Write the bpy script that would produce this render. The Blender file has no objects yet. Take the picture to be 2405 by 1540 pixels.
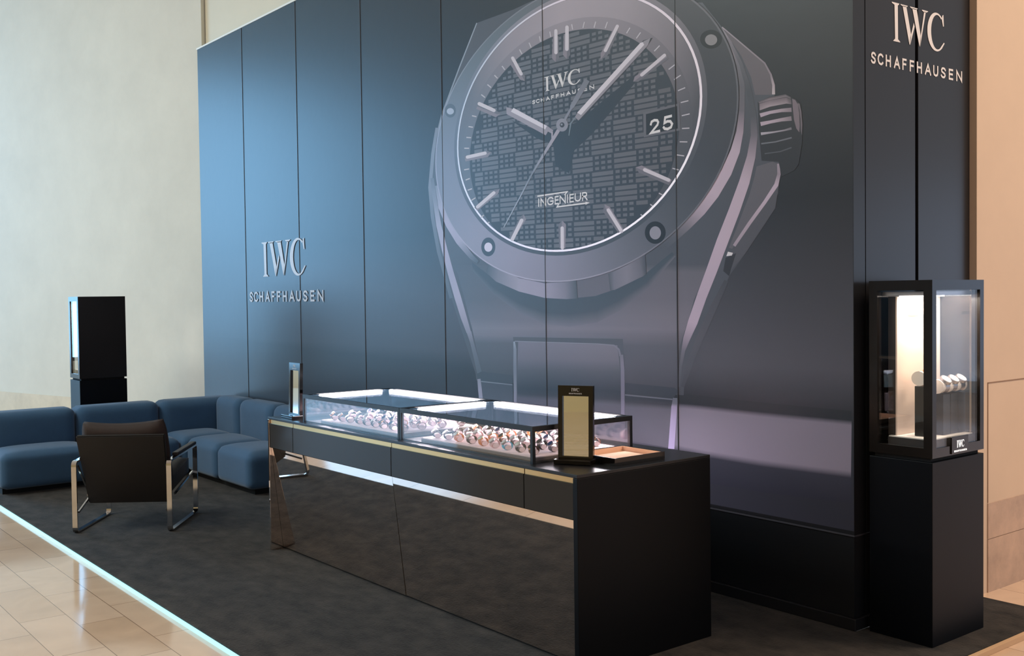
import bpy, bmesh, math, random
import numpy as np
from mathutils import Vector, Matrix

random.seed(7)
S = bpy.context.scene
COL = S.collection
PI = math.pi

# ------------------------------------------------------------------ camera
YAW, PITCH, ROLL, FPX, EYE = 9.02565937e-01, 3.04907033e-02, -1.29313679e-02, 2458.2, 1.7
def cam_axes():
    cy, sy = math.cos(YAW), math.sin(YAW); cp, sp = math.cos(PITCH), math.sin(PITCH)
    cr, sr = math.cos(ROLL), math.sin(ROLL)
    F = Vector((-sy*cp, cy*cp, -sp)); R = Vector((cy, sy, 0)); U = R.cross(F)
    return R*cr + U*sr, U*cr - R*sr, F
CR, CU, CF = cam_axes()
cam_data = bpy.data.cameras.new('camera')
cam_data.sensor_fit = 'HORIZONTAL'; cam_data.sensor_width = 36.0
cam_data.lens = FPX*36.0/2405.0
cam_data.clip_start = 0.05; cam_data.clip_end = 200
cam = bpy.data.objects.new('camera', cam_data); COL.objects.link(cam)
cam.matrix_world = Matrix(((CR.x, CU.x, -CF.x, 0), (CR.y, CU.y, -CF.y, 0), (CR.z, CU.z, -CF.z, EYE), (0, 0, 0, 1)))
S.camera = cam

# ------------------------------------------------------------------ world, lamps, exposure
S.view_settings.view_transform = 'Standard'
S.view_settings.look = 'None'
S.view_settings.gamma = 1.0
S.view_settings.exposure = 0.22
S.view_settings.use_curve_mapping = False
W = bpy.data.worlds.new('hall_air'); S.world = W; W.use_nodes = True
W.node_tree.nodes['Background'].inputs[0].default_value = (0.86, 0.93, 1.04, 1)
W.node_tree.nodes['Background'].inputs[1].default_value = 0.40

def area(name, loc, aim, sx, sy, watts, color, spread=None):
    d = bpy.data.lights.new(name, 'AREA'); d.shape = 'RECTANGLE'; d.size = sx; d.size_y = sy
    d.energy = watts; d.color = color
    if spread: d.spread = spread
    o = bpy.data.objects.new(name, d); COL.objects.link(o); o.location = loc
    o.rotation_euler = (Vector(aim) - Vector(loc)).to_track_quat('-Z', 'Y').to_euler()
    return o
# daylight entering the tall windows in the far left wall
DAY = (0.33, 0.80, 1.32)
area('window_daylight', (-23.7, -2.0, 4.75), (-10, -2.0, 4.3), 4.9, 4.3, 370, DAY)
area('window_daylight_low', (-23.7, -2.0, 1.5), (-10, -2.0, 1.5), 4.9, 2.0, 125, DAY)
area('window_daylight_far', (-23.7, -8.0, 3.8), (-10, -8.0, 3.8), 4.9, 6.2, 270, DAY)
# unseen area light, added to give the side wall its bluish sheen
area('side_wall_blue_fill', (2.3, 15.6, 1.8), (1.0, 8, 1.8), 6.0, 3.0, 42, (0.50, 0.70, 1.05))
# warm ceiling lamps of the hall
area('ceiling_lamp_warm', (1.2, 8.6, 7.7), (0.4, 8.2, 0), 3.0, 3.0, 530, (1.0, 0.79, 0.58))
area('ceiling_lamp_front', (-10.5, -3.5, 7.8), (-10.5, -3.5, 0), 5.0, 3.0, 620, (0.76, 0.86, 0.84))
area('ceiling_lamp_hall', (-13, -13, 7.8), (-13, -13, 0), 5.0, 3.0, 560, (0.96, 0.92, 0.80))

# ------------------------------------------------------------------ helpers
def lin(c):
    return tuple((v/255/12.92) if v/255 <= 0.04045 else ((v/255+0.055)/1.055)**2.4 for v in c[:3])

def ray(px, py):
    return CR*((px-1202.5)/FPX) - CU*((py-770)/FPX) + CF
EYEV = Vector((0, 0, EYE))
def ony(px, py, y):
    d = ray(px, py); return EYEV + d*(y/d.y)
def onx(px, py, x):
    d = ray(px, py); return EYEV + d*(x/d.x)

def mat(name, color, rough=0.5, metal=0.0, spec=0.5, emit=None, strength=0, coat=0, bump=0, bscale=200, var=0, vscale=4, stretch=(1, 1, 1), sheen=0):
    m = bpy.data.materials.new(name); m.use_nodes = True
    nt = m.node_tree; b = nt.nodes['Principled BSDF']
    c = lin(color)
    b.inputs['Base Color'].default_value = (*c, 1)
    b.inputs['Roughness'].default_value = rough; b.inputs['Metallic'].default_value = metal
    b.inputs['Specular IOR Level'].default_value = spec
    if coat: b.inputs['Coat Weight'].default_value = coat; b.inputs['Coat Roughness'].default_value = 0.05
    if sheen: b.inputs['Sheen Weight'].default_value = sheen
    if emit:
        b.inputs['Emission Color'].default_value = (*lin(emit), 1); b.inputs['Emission Strength'].default_value = strength
    if bump or var:
        tc = nt.nodes.new('ShaderNodeTexCoord'); mp = nt.nodes.new('ShaderNodeMapping')
        mp.inputs['Scale'].default_value = stretch
        nt.links.new(tc.outputs['Object'], mp.inputs['Vector'])
    if var:
        n = nt.nodes.new('ShaderNodeTexNoise'); n.inputs['Scale'].default_value = vscale; n.inputs['Detail'].default_value = 7
        n.inputs['Roughness'].default_value = 0.65
        nt.links.new(mp.outputs['Vector'], n.inputs['Vector'])
        r = nt.nodes.new('ShaderNodeMapRange'); r.inputs['From Min'].default_value = 0.3; r.inputs['From Max'].default_value = 0.7
        r.inputs['To Min'].default_value = 1-var; r.inputs['To Max'].default_value = 1+var
        nt.links.new(n.outputs['Fac'], r.inputs['Value'])
        mx = nt.nodes.new('ShaderNodeVectorMath'); mx.operation = 'SCALE'; mx.inputs[0].default_value = c
        nt.links.new(r.outputs['Result'], mx.inputs['Scale']); nt.links.new(mx.outputs['Vector'], b.inputs['Base Color'])
    if bump:
        n2 = nt.nodes.new('ShaderNodeTexNoise'); n2.inputs['Scale'].default_value = bscale; n2.inputs['Detail'].default_value = 4
        nt.links.new(mp.outputs['Vector'], n2.inputs['Vector'])
        bp = nt.nodes.new('ShaderNodeBump'); bp.inputs['Strength'].default_value = bump; bp.inputs['Distance'].default_value = 0.004
        nt.links.new(n2.outputs['Fac'], bp.inputs['Height']); nt.links.new(bp.outputs['Normal'], b.inputs['Normal'])
    return m

def printed(name, gain, rough, spec=0.5, bump=0.05):
    """satin printed film: the ink colours come from the vertex colours of the artwork"""
    m = bpy.data.materials.new(name); m.use_nodes = True; nt = m.node_tree; b = nt.nodes['Principled BSDF']
    a = nt.nodes.new('ShaderNodeAttribute'); a.attribute_name = 'Ink'
    v = nt.nodes.new('ShaderNodeVectorMath'); v.operation = 'MULTIPLY'; v.inputs[1].default_value = gain
    nt.links.new(a.outputs['Color'], v.inputs[0]); nt.links.new(v.outputs['Vector'], b.inputs['Base Color'])
    b.inputs['Roughness'].default_value = rough; b.inputs['Specular IOR Level'].default_value = spec
    tc = nt.nodes.new('ShaderNodeTexCoord'); n = nt.nodes.new('ShaderNodeTexNoise'); n.inputs['Scale'].default_value = 9
    nt.links.new(tc.outputs['Object'], n.inputs['Vector'])
    bp = nt.nodes.new('ShaderNodeBump'); bp.inputs['Strength'].default_value = bump; bp.inputs['Distance'].default_value = 0.01
    nt.links.new(n.outputs['Fac'], bp.inputs['Height']); nt.links.new(bp.outputs['Normal'], b.inputs['Normal'])
    return m

def thin_glass(name, tint=(1, 1, 1), base=0.04, refl=(1, 1, 1)):
    m = bpy.data.materials.new(name); m.use_nodes = True; nt = m.node_tree; nt.nodes.clear()
    out = nt.nodes.new('ShaderNodeOutputMaterial'); mix = nt.nodes.new('ShaderNodeMixShader')
    tr = nt.nodes.new('ShaderNodeBsdfTransparent'); tr.inputs[0].default_value = (*tint, 1)
    gl = nt.nodes.new('ShaderNodeBsdfGlossy'); gl.inputs['Roughness'].default_value = 0.0; gl.inputs[0].default_value = (*refl, 1)
    lw = nt.nodes.new('ShaderNodeLayerWeight'); p = nt.nodes.new('ShaderNodeMath'); p.operation = 'POWER'; p.inputs[1].default_value = 5
    ma = nt.nodes.new('ShaderNodeMath'); ma.operation = 'MULTIPLY_ADD'; ma.inputs[1].default_value = 1-base; ma.inputs[2].default_value = base
    nt.links.new(lw.outputs['Facing'], p.inputs[0]); nt.links.new(p.outputs[0], ma.inputs[0])
    nt.links.new(ma.outputs[0], mix.inputs[0]); nt.links.new(tr.outputs[0], mix.inputs[1]); nt.links.new(gl.outputs[0], mix.inputs[2])
    nt.links.new(mix.outputs[0], out.inputs[0])
    return m

def put(name, me, m, parent=None):
    if m is not None: me.materials.append(m)
    o = bpy.data.objects.new(name, me); COL.objects.link(o)
    if parent: o.parent = parent
    return o

def tag(o, label=None, cat=None, group=None, kind=None):
    if label: o['label'] = label
    if cat: o['category'] = cat
    if group: o['group'] = group
    if kind: o['kind'] = kind
    return o

def thing(name, label, cat, loc=(0, 0, 0), rz=0, group=None):
    o = bpy.data.objects.new(name, None); COL.objects.link(o); o.empty_display_size = 0.1
    o.location = loc; o.rotation_euler = (0, 0, rz)
    return tag(o, label, cat, group)

def bm_box(bm, a, b, bev=0, seg=2):
    v = bmesh.ops.create_cube(bm, size=1)['verts']
    s = [b[i]-a[i] for i in range(3)]; c = [(a[i]+b[i])/2 for i in range(3)]
    bmesh.ops.scale(bm, vec=s, verts=v); bmesh.ops.translate(bm, vec=c, verts=v)
    if bev:
        e = list({ed for x in v for ed in x.link_edges})
        bmesh.ops.bevel(bm, geom=e, offset=bev, segments=seg, profile=0.5, affect='EDGES')
def finish(bm, name, m, parent=None, smooth=False):
    bmesh.ops.recalc_face_normals(bm, faces=bm.faces[:])
    me = bpy.data.meshes.new(name); bm.to_mesh(me); bm.free()
    if smooth:
        for p in me.polygons: p.use_smooth = True
    return put(name, me, m, parent)
def box(name, a, b, m, parent=None, bev=0, seg=2):
    bm = bmesh.new(); bm_box(bm, a, b, bev, seg); return finish(bm, name, m, parent)
def boxes(name, lst, m, parent=None, bev=0):
    bm = bmesh.new()
    for a, b in lst: bm_box(bm, a, b, bev)
    return finish(bm, name, m, parent)
def hexa(bm, q0, q1):
    """solid between two quads"""
    v = [bm.verts.new(p) for p in list(q0)+list(q1)]
    for f in ((0, 1, 2, 3), (7, 6, 5, 4), (0, 4, 5, 1), (1, 5, 6, 2), (2, 6, 7, 3), (3, 7, 4, 0)): bm.faces.new([v[i] for i in f])
def pillow(name, a, b, m, parent, r=0.06, crown=0.03, axis=2, seg=5, n=14, wob=0.0):
    """upholstered block: rounded edges, one face swelling outward (axis, sign by crown)"""
    bm = bmesh.new(); s = Vector([b[i]-a[i] for i in range(3)]); c = Vector([(a[i]+b[i])/2 for i in range(3)])
    bmesh.ops.create_cube(bm, size=2)
    bmesh.ops.subdivide_edges(bm, edges=bm.edges[:], cuts=n, use_grid_fill=True)
    h = s/2
    for v in bm.verts:
        p = Vector((v.co.x*h.x, v.co.y*h.y, v.co.z*h.z))
        q = Vector([max(-(h[i]-r), min(h[i]-r, p[i])) for i in range(3)])
        d = p-q
        if d.length > 1e-9: p = q+d.normalized()*min(r, max(d.length, 1e-6)) if d.length > r else p
        o = [k for k in range(3) if k != axis]
        w = max(0, 1-(v.co[o[0]])**4)*max(0, 1-(v.co[o[1]])**4)
        if v.co[axis] > 0.9: p[axis] += crown*w
        if wob: p[axis] += wob*math.sin(v.co[o[0]]*9+v.co[o[1]]*5)*w*(1 if v.co[axis] > 0.9 else 0)
        v.co = p+c
    return finish(bm, name, m, parent, True)
def cyl(bm, c, axis, r, h, seg=24, r2=None):
    q = Vector(axis).normalized().to_track_quat('Z', 'Y').to_matrix().to_4x4()
    M4 = Matrix.Translation(Vector(c)) @ q
    bmesh.ops.create_cone(bm, cap_ends=True, segments=seg, radius1=r, radius2=r if r2 is None else r2, depth=h, matrix=M4)

LAYER = 0.00012
class Art:
    """flat printed artwork: coloured polygons laid on a plane, every layer a hair in front of the last"""
    def __init__(s, toworld): s.v = []; s.f = []; s.c = []; s.tw = toworld; s.n = 0
    def add(s, pts, cols, faces, k):
        i0 = len(s.v); s.n += 1; k = k+min(0.9, s.n*0.02)*(1 if len(faces) and k != 21 else 0)
        s.v += [s.tw(p, k) for p in pts]; s.c += [(*lin(c), 1) for c in cols]
        s.f += [[i0+i for i in f] for f in faces]
    def poly(s, pts, col, k):
        s.add(pts, [col]*len(pts), [list(range(len(pts)))], k)
    def rows(s, rows, k):
        pts = []; cols = []; faces = []
        for (l, cl, r, cr) in rows: pts += [l, r]; cols += [cl, cr]
        for i in range(len(rows)-1): faces.append([2*i, 2*i+1, 2*i+3, 2*i+2])
        s.add(pts, cols, faces, k)
    def ribbon(s, pts, k, caps=False):
        """pts: (x, y, halfwidth, colour)"""
        rows = []
        n = len(pts)
        for i, (x, y, w, c) in enumerate(pts):
            a = pts[max(0, i-1)]; b = pts[min(n-1, i+1)]
            dx, dy = b[0]-a[0], b[1]-a[1]; L = math.hypot(dx, dy) or 1
            nx, ny = -dy/L*w, dx/L*w
            rows.append(((x+nx, y+ny), c, (x-nx, y-ny), c))
        s.rows(rows, k)
    def disc(s, cx, cy, rx, ry, col, k, n=28):
        s.poly([(cx+rx*math.cos(2*PI*i/n), cy+ry*math.sin(2*PI*i/n)) for i in range(n)], col, k)
    def build(s, name, m, parent, gain=1.0):
        me = bpy.data.meshes.new(name); me.from_pydata([tuple(p) for p in s.v], [], s.f); me.update()
        at = me.color_attributes.new('Ink', 'FLOAT_COLOR', 'POINT')
        at.data.foreach_set('color', [x*gain for c in s.c for x in c])
        return put(name, me, m, parent)

# ---- lettering -------------------------------------------------------
SANS = {
 'S': [[(1, .82), (.82, .96), (.52, 1), (.22, .95), (.06, .78), (.14, .61), (.5, .51), (.86, .40), (.96, .23), (.8, .05), (.5, 0), (.2, .03), (0, .17)]],
 'C': [[(1, .83), (.82, .96), (.57, 1), (.25, .92), (.06, .72), (0, .5), (.06, .28), (.25, .08), (.57, 0), (.82, .04), (1, .17)]],
 'H': [[(0, 0), (0, 1)], [(1, 0), (1, 1)], [(0, .52), (1, .52)]],
 'A': [[(0, 0), (.5, 1), (1, 0)], [(.18, .33), (.82, .33)]],
 'F': [[(0, 0), (0, 1), (1, 1)], [(0, .52), (.88, .52)]],
 'U': [[(0, 1), (0, .35), (.12, .1), (.5, 0), (.88, .1), (1, .35), (1, 1)]],
 'E': [[(1, 0), (0, 0), (0, 1), (1, 1)], [(0, .52), (.9, .52)]],
 'N': [[(0, 0), (0, 1), (1, 0), (1, 1)]],
 'I': [[(0, 0), (0, 1)]],
 'G': [[(.95, .82), (.78, .96), (.5, 1), (.22, .93), (.04, .72), (0, .5), (.04, .28), (.22, .07), (.5, 0), (.8, .05), (1, .25), (1, .47), (.55, .47)]],
 'R': [[(0, 0), (0, 1), (.6, 1), (.88, .9), (.92, .75), (.86, .58), (.6, .5), (0, .5)], [(.5, .5), (1, 0)]],
 '2': [[(.03, .74), (.12, .92), (.45, 1), (.8, .93), (.92, .75), (.82, .55), (0, 0), (1, 0)]],
 '5': [[(.9, 1), (.2, 1), (.1, .56), (.45, .64), (.8, .58), (1, .33), (.85, .08), (.45, 0), (.1, .08), (0, .2)]],
}
SCH = [('S', 195, 255), ('C', 275, 345), ('H', 375, 440), ('A', 478, 555), ('F', 585, 640), ('F', 680, 738), ('H', 775, 842), ('A', 882, 966), ('U', 995, 1065), ('S', 1100, 1170), ('E', 1212, 1275), ('N', 1320, 1405)]
SCH = [(c, (a-195)/1210, (b-195)/1210) for c, a, b in SCH]
ING = [('I', 545, 580), ('N', 612, 778), ('G', 808, 995), ('E', 1025, 1140), ('N', 1165, 1340), ('I', 1372, 1410), ('E', 1440, 1560), ('U', 1585, 1755), ('R', 1785, 1930)]
ING = [(c, (a-545)/1385, (b-545)/1385) for c, a, b in ING]
IWC = [
 [(0, 0), (.135, 0), (.13, .025), (.108, .06), (.112, .93), (.15, .985), (.15, 1), (.022, 1), (.028, .985), (.058, .93), (.048, .06), (0, .025)],
 [(.195, .03), (.265, .03), (.352, .74), (.33, 1), (.320, 1)],
 [(.326, 1), (.337, .82), (.402, .40), (.418, .50), (.335, 1)],
 [(.375, .03), (.458, .03), (.535, .72), (.52, .99), (.508, .99)],
 [(.512, .99), (.526, .78), (.598, .04), (.63, .04), (.522, .99)],
 [(.155, 0), (.29, 0), (.285, .02), (.262, .045), (.2, .045), (.16, .02)],
 [(.33, 0), (.475, 0), (.47, .02), (.45, .045), (.375, .045), (.335, .02)],
 [(.555, 0), (.675, 0), (.67, .02), (.632, .055), (.596, .055), (.56, .02)],
 [(.952, .02), (.975, -.01), (.985, .30), (.968, .31), (.945, .14)],
]
def c_bowl():
    o = []; i = []
    for t in range(25):
        a = math.radians(-52 - t*(256/24.0))
        k = max(0.0, min(1.0, t/24.0))
        o.append((.838+.178*math.cos(a), .5+.52*math.sin(a)))
        i.append((.855+.122*math.cos(a), .5+.465*math.sin(a)))
    o.append((1.0, .76)); i.append((.985, .74))
    return o, i
class Frame2:
    """unit box (u right, v up) on a plane, sizes in metres"""
    def __init__(s, bl, br, tl, n):
        s.bl = Vector(bl); s.w = (Vector(br)-s.bl).length; s.h = (Vector(tl)-s.bl).length
        s.u = (Vector(br)-s.bl)/s.w; s.v = (Vector(tl)-s.bl)/s.h; s.n = Vector(n)
    def P(s, x, y, lift): return s.bl+s.u*x+s.v*y+s.n*lift
def letters(name, parent, m, seq, fr, hw=0.085, lift=0.002, extra=()):
    bm = bmesh.new()
    def strip(L, R):
        vl = [bm.verts.new(fr.P(*p, lift)) for p in L]; vr = [bm.verts.new(fr.P(*p, lift)) for p in R]
        for i in range(len(L)-1): bm.faces.new([vl[i], vr[i], vr[i+1], vl[i+1]])
    if seq == 'IWC':
        for p in IWC: bm.faces.new([bm.verts.new(fr.P(x*fr.w, (1-y)*fr.h, lift)) for x, y in p])
        o, i = c_bowl(); strip([(x*fr.w, (1-y)*fr.h) for x, y in o], [(x*fr.w, (1-y)*fr.h) for x, y in i])
    else:
        h = hw*fr.h
        strokes = []
        for ch, a, b in seq:
            x0, x1 = a*fr.w+h, b*fr.w-h
            for st in SANS[ch]:
                strokes.append([(x0+x*(x1-x0), h+y*(fr.h-2*h)) for x, y in st])
        strokes += [[(x*fr.w, y*fr.h) for x, y in e] for e in extra]
        for si, st in enumerate(strokes):
            lift += 0.000004; n = len(st); L = []; R = []
            for i in range(n):
                d1 = Vector(st[i])-Vector(st[max(0, i-1)]); d2 = Vector(st[min(n-1, i+1)])-Vector(st[i])
                if i == 0: d1 = d2
                if i == n-1: d2 = d1
                d1 = d1.normalized(); d2 = d2.normalized(); t = (d1+d2)
                t = t.normalized() if t.length > 1e-6 else d1
                nn = Vector((-t.y, t.x)); cosv = max(0.35, nn.dot(Vector((-d1.y, d1.x))))
                e = Vector(st[i])
                if i == 0: e = e-d1*h*.98
                if i == n-1: e = e+d1*h*.98
                L.append(tuple(e+nn*h/cosv)); R.append(tuple(e-nn*h/cosv))
            strip(L, R)
    return finish(bm, name, m, parent)

# ------------------------------------------------------------------ materials
M_plaster = mat('pale_plaster', (224, 221, 210), 0.6, bump=0.12, bscale=7, var=0.05, vscale=1.6, spec=0.3)
M_beige = mat('beige_wall', (222, 212, 190), 0.6, var=0.02, vscale=2)
M_tan = mat('tan_wall', (214, 190, 168), 0.6, var=0.03, vscale=2)
M_stone_l = mat('pale_stone', (222, 208, 184), 0.45, var=0.10, vscale=4)
M_stone_r = mat('mottled_stone', (188, 160, 140), 0.4, var=0.22, vscale=5)
M_ceiling = mat('ceiling_paint', (225, 214, 200), 0.8)
M_wallfilm = mat('dark_film', (33, 34, 38), 0.30, spec=0.5, bump=0.05, bscale=9)
M_side = mat('navy_film', (38, 38, 42), 0.30, spec=0.5, bump=0.03, bscale=6)
M_gap = mat('black_gap', (4, 4, 5), 0.8)
M_print = printed('printed_film', (0.98, 1.02, 1.08), 0.34, 0.45)
M_letter = mat('pale_lettering', (205, 200, 205), 0.4)
M_letter_w = mat('white_lettering', (235, 232, 235), 0.45)
M_carpet = mat('charcoal_carpet', (49, 45, 42), 0.95, spec=0.1, bump=1.0, bscale=60, var=0.75, vscale=6, stretch=(1.0, 1.5, 1), sheen=0.1)
M_led = mat('edge_light', (60, 80, 84), 0.4, emit=(186, 250, 255), strength=0.95)
M_black = mat('black_laminate', (3, 4, 7), 0.45, spec=0.2)
M_top = mat('black_worktop', (17, 17, 20), 0.33)
M_drawer = mat('smoked_gloss', (60, 58, 57), 0.14, spec=0.10)
M_brass = mat('brushed_brass', (222, 184, 130), 0.32, metal=1.0)
M_bronze = mat('bronze_mirror', (248, 234, 224), 0.02, metal=1.0)
M_frame = mat('dark_frame', (18, 20, 24), 0.35)
M_glass = thin_glass('clear_glass', (0.97, 0.98, 0.98))
M_glass_t = thin_glass('smoked_glass_top', (0.80, 0.86, 0.92), 0.05)
M_bar = mat('case_light', (255, 255, 255), 0.4, emit=(255, 244, 248), strength=14)
M_bar2 = mat('tower_light', (255, 255, 255), 0.4, emit=(255, 240, 228), strength=6)
M_felt = mat('pink_felt', (246, 222, 228), 0.8, bump=0.3, bscale=60, stretch=(6, 1, 1))
M_trayside = mat('tray_edge', (120, 108, 108), 0.4)
M_liner = mat('tan_suede', (246, 204, 174), 0.8)
M_mirror = mat('mirror', (235, 236, 236), 0.0, metal=1.0)
M_gold = mat('dark_gloss', (20, 16, 15), 0.12)
M_chrome = mat('chrome', (214, 214, 216), 0.08, metal=1.0)
M_leather = mat('brown_leather', (33, 25, 22), 0.5, bump=0.25, bscale=120)
M_cushion = mat('brown_cushion', (48, 33, 28), 0.75, bump=0.3, bscale=150)
M_backboard = mat('chair_back', (26, 22, 21), 0.6, bump=0.3, bscale=200)
M_sofa = mat('slate_blue_fabric', (62, 94, 126), 0.9, spec=0.2, bump=0.5, bscale=220, var=0.06, vscale=6, sheen=0.25)
M_sofabase = mat('sofa_base', (9, 9, 11), 0.7)
M_panel = mat('white_panel', (243, 222, 208), 0.6)
M_whiteplat = mat('white_platform', (250, 245, 240), 0.5)
M_block = mat('dark_block', (26, 25, 26), 0.35)
M_inner = mat('grey_inner', (66, 62, 62), 0.35)

def marble():
    m = bpy.data.materials.new('polished_marble_tile'); m.use_nodes = True; nt = m.node_tree; b = nt.nodes['Principled BSDF']
    tc = nt.nodes.new('ShaderNodeTexCoord'); mp = nt.nodes.new('ShaderNodeMapping')
    mp.inputs['Location'].default_value = (6.51, 0.078, 0)
    nt.links.new(tc.outputs['Object'], mp.inputs['Vector'])
    br = nt.nodes.new('ShaderNodeTexBrick'); br.offset = 0.36; br.offset_frequency = 2
    for k, v in (('Scale', 1.0), ('Mortar Size', 0.0018), ('Mortar Smooth', 0.1), ('Bias', 0.0), ('Brick Width', 0.705), ('Row Height', 0.2405)): br.inputs[k].default_value = v
    br.inputs['Color1'].default_value = (*lin((226, 198, 174)), 1); br.inputs['Color2'].default_value = (*lin((212, 182, 155)), 1)
    br.inputs['Mortar'].default_value = (*lin((120, 96, 76)), 1)
    nt.links.new(mp.outputs['Vector'], br.inputs['Vector'])
    n = nt.nodes.new('ShaderNodeTexNoise'); n.inputs['Scale'].default_value = 2.2; n.inputs['Detail'].default_value = 8; n.inputs['Distortion'].default_value = 1.5
    nt.links.new(tc.outputs['Object'], n.inputs['Vector'])
    r = nt.nodes.new('ShaderNodeMapRange'); r.inputs['To Min'].default_value = 0.78; r.inputs['To Max'].default_value = 1.12
    nt.links.new(n.outputs['Fac'], r.inputs['Value'])
    v = nt.nodes.new('ShaderNodeVectorMath'); v.operation = 'SCALE'
    nt.links.new(br.outputs['Color'], v.inputs[0]); nt.links.new(r.outputs['Result'], v.inputs['Scale']); nt.links.new(v.outputs['Vector'], b.inputs['Base Color'])
    b.inputs['Roughness'].default_value = 0.10; b.inputs['Specular IOR Level'].default_value = 0.6
    return m
M_floor = marble()

# ------------------------------------------------------------------ the setting
YW = 4.56; XW = -3.03; ZTOP = 4.484; XL = -11.372; FZ = -0.030
def struct(o): return tag(o, kind='structure')
struct(box('floor', (-24.2, -16, FZ-0.1), (9, 17, FZ), M_floor))
struct(box('ceiling', (-24.2, -16, 8.0), (9, 17, 8.1), M_ceiling))
# main display wall with the mural, its return and the beige wall above it
struct(box('wall_back', (XL, YW, 0.48), (XW-0.002, YW+0.10, ZTOP), M_wallfilm))
struct(box('wall_back_lower', (XL, YW+0.004, 0.062), (XW-0.006, YW+0.10, 0.472), M_wallfilm))
struct(box('trim_1', (XL, YW-0.003, 0.472), (XW, YW+0.1, 0.48), mat('ledge_edge', (70, 70, 78), 0.35)))
struct(box('baseboard_back', (XL, YW-0.016, 0.0), (XW+0.012, YW+0.10, 0.06), M_side, bev=0.004))
side_bits = [((XW-0.08, YW+0.104, 0.48), (XW, 5.118, ZTOP)), ((XW-0.08, 5.148, 0.48), (XW, 5.676, ZTOP)),
             ((XW-0.08, YW+0.104, 0.062), (XW-0.004, 5.676, 0.474))]
struct(boxes('wall_right', side_bits, M_side))
struct(box('wall_right_gap', (XW-0.09, 5.119, 0.48), (XW-0.035, 5.147, ZTOP), M_gap))
struct(box('baseboard_side', (XW-0.08, YW+0.104, 0.0), (XW+0.012, 5.676, 0.06), M_side, bev=0.004))
struct(box('wall_back_upper', (XL-0.02, YW+0.11, ZTOP+0.02), (XW-0.09, YW+0.3, 8.0), M_beige))
struct(box('trim_2', (XL-0.02, YW-0.004, ZTOP+0.001), (XW, YW+0.11, ZTOP+0.019), mat('white_ledge', (238, 240, 236), 0.5)))
# tan wall to the right of the display
struct(box('wall_tan', (-3.5, 5.68, FZ), (-2.99, 16.8, 8.0), M_tan))
struct(boxes('baseboard_right', [((-2.99, 5.80, FZ), (-2.984, 16.8, 0.274)), ((-2.99, 5.80, 0.278), (-2.984, 16.8, 0.482))], M_stone_r))
struct(boxes('trim_3', [((-2.9905, 5.803, 1.169), (-2.987, 16.8, 1.174)), ((-2.9905, 5.800, 0.485), (-2.987, 5.806, 1.174))], mat('wall_joint', (140, 110, 88), 0.7)))
# pale plaster wall running off to the left, with its stone base
ux, uy = -0.9622, -0.2724
def plaster(name, t0, t1, o0, o1, z0, z1, m):
    bm = bmesh.new()
    nx, ny = uy, -ux           # points into the hall is (-nx,-ny)
    def P(t, o, z): return (XL-0.02+ux*t-nx*o*-1, YW+0.06+uy*t+ny*o*1, z)
    q = lambda z: [P(t0, o0, z), P(t1, o0, z), P(t1, o1, z), P(t0, o1, z)]
    hexa(bm, q(z0), q(z1)); return finish(bm, name, m)
struct(plaster('wall_left', 0, 13.4, 0.0, 0.2, FZ, 8.0, M_plaster))
struct(plaster('baseboard_left', 0.02, 13.3, -0.012, -0.001, FZ, 0.475, M_stone_l))
# far left wall with the tall window, and the wall behind the camera
WY0, WY1, WZ0, WZ1 = -10.6, 0.6, 0.4, 7.1
struct(boxes('wall_window', [((-24.2, -16, FZ), (-24.0, WY0, 8)), ((-24.2, WY1, FZ), (-24.0, 1.3, 8)), ((-24.2, WY0, FZ), (-24.0, WY1, WZ0)), ((-24.2, WY0, WZ1), (-24.0, WY1, 8))], M_beige))
wf = [((-24.15, WY0, z-0.04), (-24.05, WY1, z+0.04)) for z in (WZ0+0.04, 2.55, WZ1-0.04)] + [((-24.15, y-0.04, WZ0), (-24.05, y+0.04, WZ1)) for y in (WY0+.04, -8.0, -5.0, -2.0, WY1-.04)]
struct(boxes('window_1', wf, M_frame))
struct(box('dark_reflection_panel', (-24.0, -15.99, FZ), (-7.0, -15.9, 7.0), mat('dark_reflection_board', (30, 30, 34), 0.4)))  # dark panel added out of view to darken reflections in the tower glass
struct(box('wall_front', (-24.2, -16.2, FZ), (9, -16.0, 8), mat('ochre_wall', (232, 208, 150), 0.6)))

# carpet platform with the light along its edge
carpet = thing('carpet', 'dark charcoal streaky carpet platform under the counter, sofa and chair', 'carpet')
bm = bmesh.new()
pts = [(-12.4, 2.04), (-2.49, 2.04), (-2.49, 5.60), (-3.02, 5.60), (-3.02, 4.56), (-11.36, 4.56), (-12.4, 4.26)]
lo = [bm.verts.new((x, y, FZ+0.001)) for x, y in pts]; hi = [bm.verts.new((x, y, 0)) for x, y in pts]
bm.faces.new(hi); bm.faces.new(lo[::-1])
for i in range(len(pts)): bm.faces.new([lo[i], lo[(i+1) % 7], hi[(i+1) % 7], hi[i]])
finish(bm, 'carpet_pile', M_carpet, carpet)
o = box('edge_light', (-12.4, 2.030, FZ+0.001), (-2.49, 2.038, -0.007), M_led, carpet); o['label'] = 'glowing pale blue light along the front edge'
box('edge_strip', (-2.488, 2.024, FZ+0.001), (-2.462, 5.60, -0.004), mat('edge_wood', (206, 172, 138), 0.5), carpet)

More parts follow.
